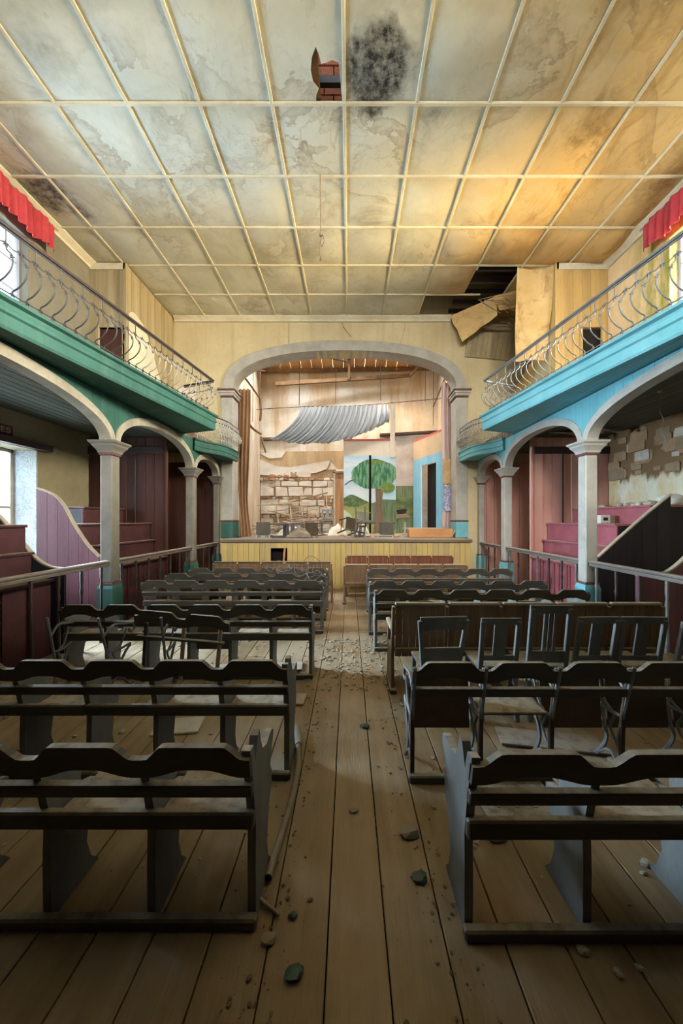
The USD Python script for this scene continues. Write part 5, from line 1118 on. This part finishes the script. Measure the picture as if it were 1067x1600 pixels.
def slat_row(label, x_left, d, n, pitch, mat_, top='pale_trim', h=0.90, arm=True, slats=6, rz=0, seats='d'):
    """theatre row with slatted backs between square standards"""
    t = thing('slatted_seat_row', label, 'seat row', (x_left, d, 0), rz=rz, group='rows of brown seats'); q = lambda nm, m, mt, **k: part(nm, m, mt, t, local=True, **k)
    for k in range(n):
        a, b = k * pitch + 0.03, (k + 1) * pitch - 0.012
        for j in range(slats):
            x0 = a + (b - a) * j / slats; x1 = a + (b - a) * (j + 1) / slats - 0.004
            q('slat', beam(((x0 + x1) / 2, -0.02, 0.36), ((x0 + x1) / 2, -0.09, h - 0.015), x1 - x0, 0.016, 0.003), mat_)
        q('top_cap', beam((a - 0.008, -0.09, h - 0.005), (b + 0.004, -0.09, h - 0.005), 0.05, 0.028, 0.008), top)
        q('back_batten', beam((a, -0.045, 0.43), (b, -0.045, 0.43), 0.03, 0.05, 0.005), mat_)
        s_ = (seats * 9)[k]
        if s_ == 'd': q('seat', cbox(a, b, 0.0, 0.36, 0.42, 0.445, 0.006), 'dusty_seat')
        else: q('seat', R(cbox(a, b, 0.03, 0.055, 0.42, 0.78, 0.006), 6, (1, 0, 0), (0, 0.03, 0.42)), mat_)
    for k in range(n + 1):
        x = k * pitch + (0.0 if k < n else 0.0)
        q('standard', cbox(x - 0.012, x + 0.022, -0.03, 0.26, 0.0, 0.44, 0.005), mat_)
        q('back_standard', beam((x + 0.005, -0.02, 0.42), (x + 0.005, -0.09, h - 0.03), 0.032, 0.05, 0.005), mat_)
        if arm: q('armrest', cbox(x - 0.025, x + 0.025, -0.05, 0.33, 0.63, 0.66, 0.01), 'pale_trim' if k == 0 else mat_); q('arm_post', cbox(x - 0.015, x + 0.015, 0.24, 0.29, 0.0, 0.63, 0.005), mat_)
    q('foot', cbox(-0.03, 0.04, -0.08, 0.30, 0.0, 0.04, 0.006), 'dark_seat')
    return t
# left of the aisle, near to far
E = -0.405
def left(label, d, n, pitch, xr=E, **k): bench(label, xr - n * pitch, d, n, pitch, **k)
left('grey bench nearest the camera left of the aisle, its end beside the bent pipe', 1.49, 5, 0.455, seats='dd-dd', seed=1)
left('second grey bench left of the aisle, behind the upper end of the bent pipe', 2.33, 6, 0.455, seats='ddd-d', seed=2)
left('third grey bench left of the aisle, with a broken back rail leaning on it', 3.78, 6, 0.455, seats='d-dud', seed=3)
left('fourth grey bench from the camera left of the aisle, just behind the broken-railed one', 5.28, 6, 0.46, seats='dudd', seed=4)
left('fifth grey bench from the camera left of the aisle, under tangled wire', 5.95, 6, 0.46, seats='uudu', seed=5)
left('sixth grey bench left of the aisle, last before the flat-topped brown row', 6.58, 6, 0.44, seats='d', seed=6)
slat_row('flat-topped dark brown seat row left of the aisle, closest to the stage hole', -2.82, 7.2, 5, 0.49, 'brown_wood', 'dark_seat', 0.87, slats=5)
# right of the aisle
bench('grey plank-backed bench nearest the camera on the right of the aisle', 0.49, 1.45, 4, 0.52, seats='-ddd', seed=11)
bench('grey bench with curled iron standards and tipped-up dark seats, right of the aisle', 0.41, 2.30, 6, 0.475, style='iron', seats='uduuud', seed=12)
slat_row('brown slatted seat row with pale dusty caps behind the five loose chairs', 0.44, 3.50, 5, 0.537, 'brown_wood', 'pale_trim', 0.915, slats=7)
bench('grey bench directly behind the brown slatted row right of the aisle', 0.345, 4.57, 6, 0.47, seats='dud', seed=14)
bench('second grey bench directly behind the brown slatted row right of the aisle', 0.31, 5.22, 6, 0.445, seats='uud', seed=15)
bench('grey bench right of the aisle ending at the light blue column foot', 0.345, 6.50, 6, 0.455, seats='d', seed=16)
slat_row('brown seat row with pale caps right of the aisle, before the reddish row', -0.10, 7.12, 5, 0.506, 'brown_wood', 'pale_trim', 0.83, slats=6)
slat_row('reddish-brown seat row right of the aisle, hard against the stage front', -0.07, 7.85, 5, 0.485, 'red_wood', 'red_wood', 0.93, slats=4, arm=False)
# the broken rail and its struts, leaning on the third bench
t = thing('broken_bench_back', 'broken scalloped bench back propped against the third bench left of the aisle', 'bench back', (-2.22, 3.55, 0), rz=-3)
m = hump_rail(2, 0.49, lean, 3); part('top_rail', R(T(m, 0, 0, 0.015), 4, (0, 1, 0)), 'grey_wood', t, local=True)
for x, l in ((0.16, 0.0), (0.56, 0.03), (0.94, -0.02)): part('strut', beam((x, -0.06, 0.70), (x - 0.09, 0.02, 0.06 + abs(l)), 0.035, 0.03), 'pale_trim' if x > 0.5 else 'grey_wood', t, local=True)
part('cross_rail', beam((0.05, -0.05, 0.56), (0.96, -0.05, 0.50), 0.05, 0.025), 'grey_wood', t, local=True)
# loose iron standards among the left rows
for lab, x, y, a in (('curled cast-iron bench standard standing at the left end of the third bench', -2.95, 3.42, 10), ('curled cast-iron bench standard under the broken bench back', -2.40, 3.40, -12), ('curled cast-iron bench standard against the post of the broken bench back', -1.84, 3.42, 8)):
    tt = thing('iron_standard', lab, 'bench leg', (x, y, 0), rz=a)
    part('casting', T(IRON, 0, 0, 0), 'grey_iron', tt, smooth=40, local=True); part('foot', cbox(-0.03, 0.03, -0.05, 0.29, 0, 0.012, 0.003), 'grey_iron', tt, local=True)
# five loose chairs (and the edge of one more)
for lab, x, bk, w, h, rz in (('grey loose chair with a flared two-rail back, leftmost of the row of loose chairs', 0.794, 'flared', 0.35, 0.92, 4),
        ('grey loose chair with a rounded frame and wide splat, second of the loose chairs', 1.304, 'splat', 0.345, 0.91, 0), ('taller grey loose chair with three thin spindles in its back', 1.737, 'spindle', 0.36, 1.02, -1),
        ('grey loose chair with a splat back just right of the tall spindle chair', 2.13, 'splat', 0.37, 0.92, 2), ('grey loose chair with a pale-edged splat back, second from the picture edge', 2.537, 'splat', 0.385, 0.92, -2), ('grey loose chair cut by the right picture edge', 2.94, 'splat', 0.37, 0.90, 3)):
    chair('wooden_chair', lab, (x, 3.17 if x < 2.9 else 3.1, 0), (0, 0, rz), bk, 'grey_wood_b', 'dusty_seat', w, h, group='row of loose chairs')

# ---- things lying about on the floor
t = thing('bent_pipe', 'long bent grey pipe lying on the planks beside the left benches', 'pipe', (-0.37, 2.2, 0.03))
pp = spline([(-0.43, 2.82, 0.035), (-0.385, 2.60, 0.03), (-0.352, 2.36, 0.03), (-0.350, 2.12, 0.03), (-0.366, 1.88, 0.03), (-0.388, 1.64, 0.03)], 8)
part('tube', tube(pp, 0.021, 10), 'pipe_grey', t, smooth=50); part('bell_end', tube(pp[:9], 0.027, 10), 'column_grey', t, smooth=50); part('end_hole', T(trimesh.creation.cylinder(0.014, 0.004), 0, 0, 0).apply_transform(trimesh.transformations.rotation_matrix(PI / 2, (1, 0, 0))).apply_translation((-0.388, 1.637, 0.03)), 'black_void', t)
solo('stick', beam((-0.41, 1.565, 0.015), (-0.305, 1.50, 0.012), 0.016, 0.016), 'scrap_wood', 'short wooden stick on the planks by the corner of the front left bench', 'stick')
for lab, x, y, r, sd in (('green glass shard beside the short stick in the aisle', -0.245, 1.505, 0.018, 1), ('dark green glass lump beside the nearest bench on the right', 0.345, 1.66, 0.032, 2), ('grey rubble lump lying in the aisle before the right front bench', 0.345, 1.90, 0.045, 3), ('small green shard in the middle of the aisle', 0.135, 2.88, 0.032, 4), ('pale stone chip under the right front bench', 0.80, 1.88, 0.05, 5), ('green shard at the lower edge of the picture', -0.21, 1.31, 0.03, 6),
        ('small grey crumb near the bottom edge of the picture', -0.33, 1.42, 0.025, 7), ('tiny stone in the aisle near the shadow edge', 0.03, 2.05, 0.02, 8)):
    m = trimesh.convex.convex_hull(lump(r, sd * 3, (1.2, 0.9, 0.5), 1, 0.9).vertices); solo('rubble_piece', T(m, x, y, r * 0.34), 'glass_green' if 'green' in lab else 'rubble' if 'pale' in lab else 'pipe_grey', lab, 'rubble', smooth=20)
t = thing('carved_panel', 'fallen seat panel with an embossed scroll ornament, beyond the front right bench', 'panel', (1.02, 2.12, 0.0))
part('board', R(cbox(0.80, 1.28, 1.98, 2.30, 0.0, 0.022, 0.005), 4, (0, 0, 1), (1.04, 2.1, 0)), 'dusty_seat', t)
for k in range(6):
    cx = 0.90 + 0.055 * k; g = np.linspace(0, 5.2, 14)
    part('scroll', tube(V([(cx + 0.028 * (1 - a / 8) * math.cos(a * (1 if k % 2 else -1)), 2.08 + 0.035 * (1 - a / 8) * math.sin(a * (1 if k % 2 else -1)), 0.024) for a in g]), 0.005, 5), 'pale_trim', t)
for lab, pts, m in (('long pale board lying slantwise on the floor behind the front left bench', ((-1.30, 1.98, 0.014), (-0.98, 2.22, 0.014), 0.10), 'scrap_wood'), ('dusty board lying between the left benches near the aisle', ((-0.98, 3.35, 0.014), (-0.42, 3.30, 0.014), 0.20), 'scrap_wood_b'), ('flat dusty sheet under the third left bench', ((-1.9, 3.2, 0.014), (-1.25, 3.26, 0.014), 0.28), 'paper_white'),
        ('pale plank on the floor below the broken bench back', ((-1.75, 3.95, 0.014), (-0.55, 4.05, 0.014), 0.22), 'scrap_wood_b'), ('dusty board tilted under the right iron bench', ((1.2, 2.75, 0.014), (1.95, 2.62, 0.014), 0.22), 'scrap_wood'), ('wide dusty board lying at the front right bench’s far end'.replace('’', "'"), ((1.5, 1.95, 0.014), (1.38, 2.3, 0.014), 0.2), 'scrap_wood'), ('curled white paper under the second left bench', ((-1.62, 2.85, 0.012), (-1.25, 2.9, 0.012), 0.22), 'paper_white')):
    a, b, w_ = pts; solo('loose_board' if 'aper' not in lab and 'sheet' not in lab else 'loose_sheet', beam(a, b, w_, 0.02, 0.004), m, lab, 'board' if 'aper' not in lab and 'sheet' not in lab else 'sheet')
rg = np.random.default_rng(5)
def litter(name, label, n, region, rmin, rmax, m, seed):
    g = np.random.default_rng(seed); ms = []
    base = [trimesh.convex.convex_hull(lump(1, 40 + k, (1.3, 1.0, 0.55), 0, 0.9).vertices) for k in range(6)]
    for k in range(n):
        x, y = region(g); r = rmin + (rmax - rmin) * g.random() ** 3; b = R(base[k % 6], g.uniform(0, 360)).copy(); b.apply_scale(r); ms.append(T(b, x, y, r * 0.25))
    solo(name, cat(ms), m, label, 'debris', kind='stuff')
litter('plaster_litter', 'scatter of plaster crumbs and dust across the far half of the aisle', 800, lambda g: (g.normal(0.0, 0.32), g.uniform(3.5, 5.0)), 0.003, 0.022, 'rubble', 2)
litter('dirt_litter', 'dark crumbs of dirt along the edges of the near aisle', 520, lambda g: ((g.choice([-0.36, 0.42]) + g.normal(0, 0.10)), g.uniform(1.15, 3.4)), 0.002, 0.010, 'litter', 3)
litter('bench_litter', 'crumbs and splinters between the benches on both sides', 900, lambda g: (g.choice([-1, 1]) * g.uniform(0.5, 3.2), g.uniform(1.3, 7.0)), 0.004, 0.03, 'rubble', 4)
# tangle of wire on the far left benches
t = thing('wire_tangle', 'loops of stiff pale wire tangled over the far left benches near the aisle', 'wire', (-0.9, 5.9, 0.9), kind=None)
g = np.random.default_rng(9)
for k in range(16):
    c = V([g.uniform(-1.35, -0.5), g.uniform(5.5, 6.3), 0.86 + g.uniform(-0.05, 0.1)]); r = g.uniform(0.05, 0.17); a0 = g.uniform(0, 6); tl = g.uniform(0.4, 1.2)
    part('strand', tube(V([c + [r * math.cos(a0 + a), r * 0.6 * math.sin(a0 + a) * math.cos(tl), r * 0.8 * math.sin(a0 + a) * math.sin(tl) + 0.02 * math.sin(3 * a)] for a in np.linspace(0, g.uniform(3.5, 6), 18)]), 0.004, 5), 'wire_pale' if k % 3 else 'wire_dark', t)
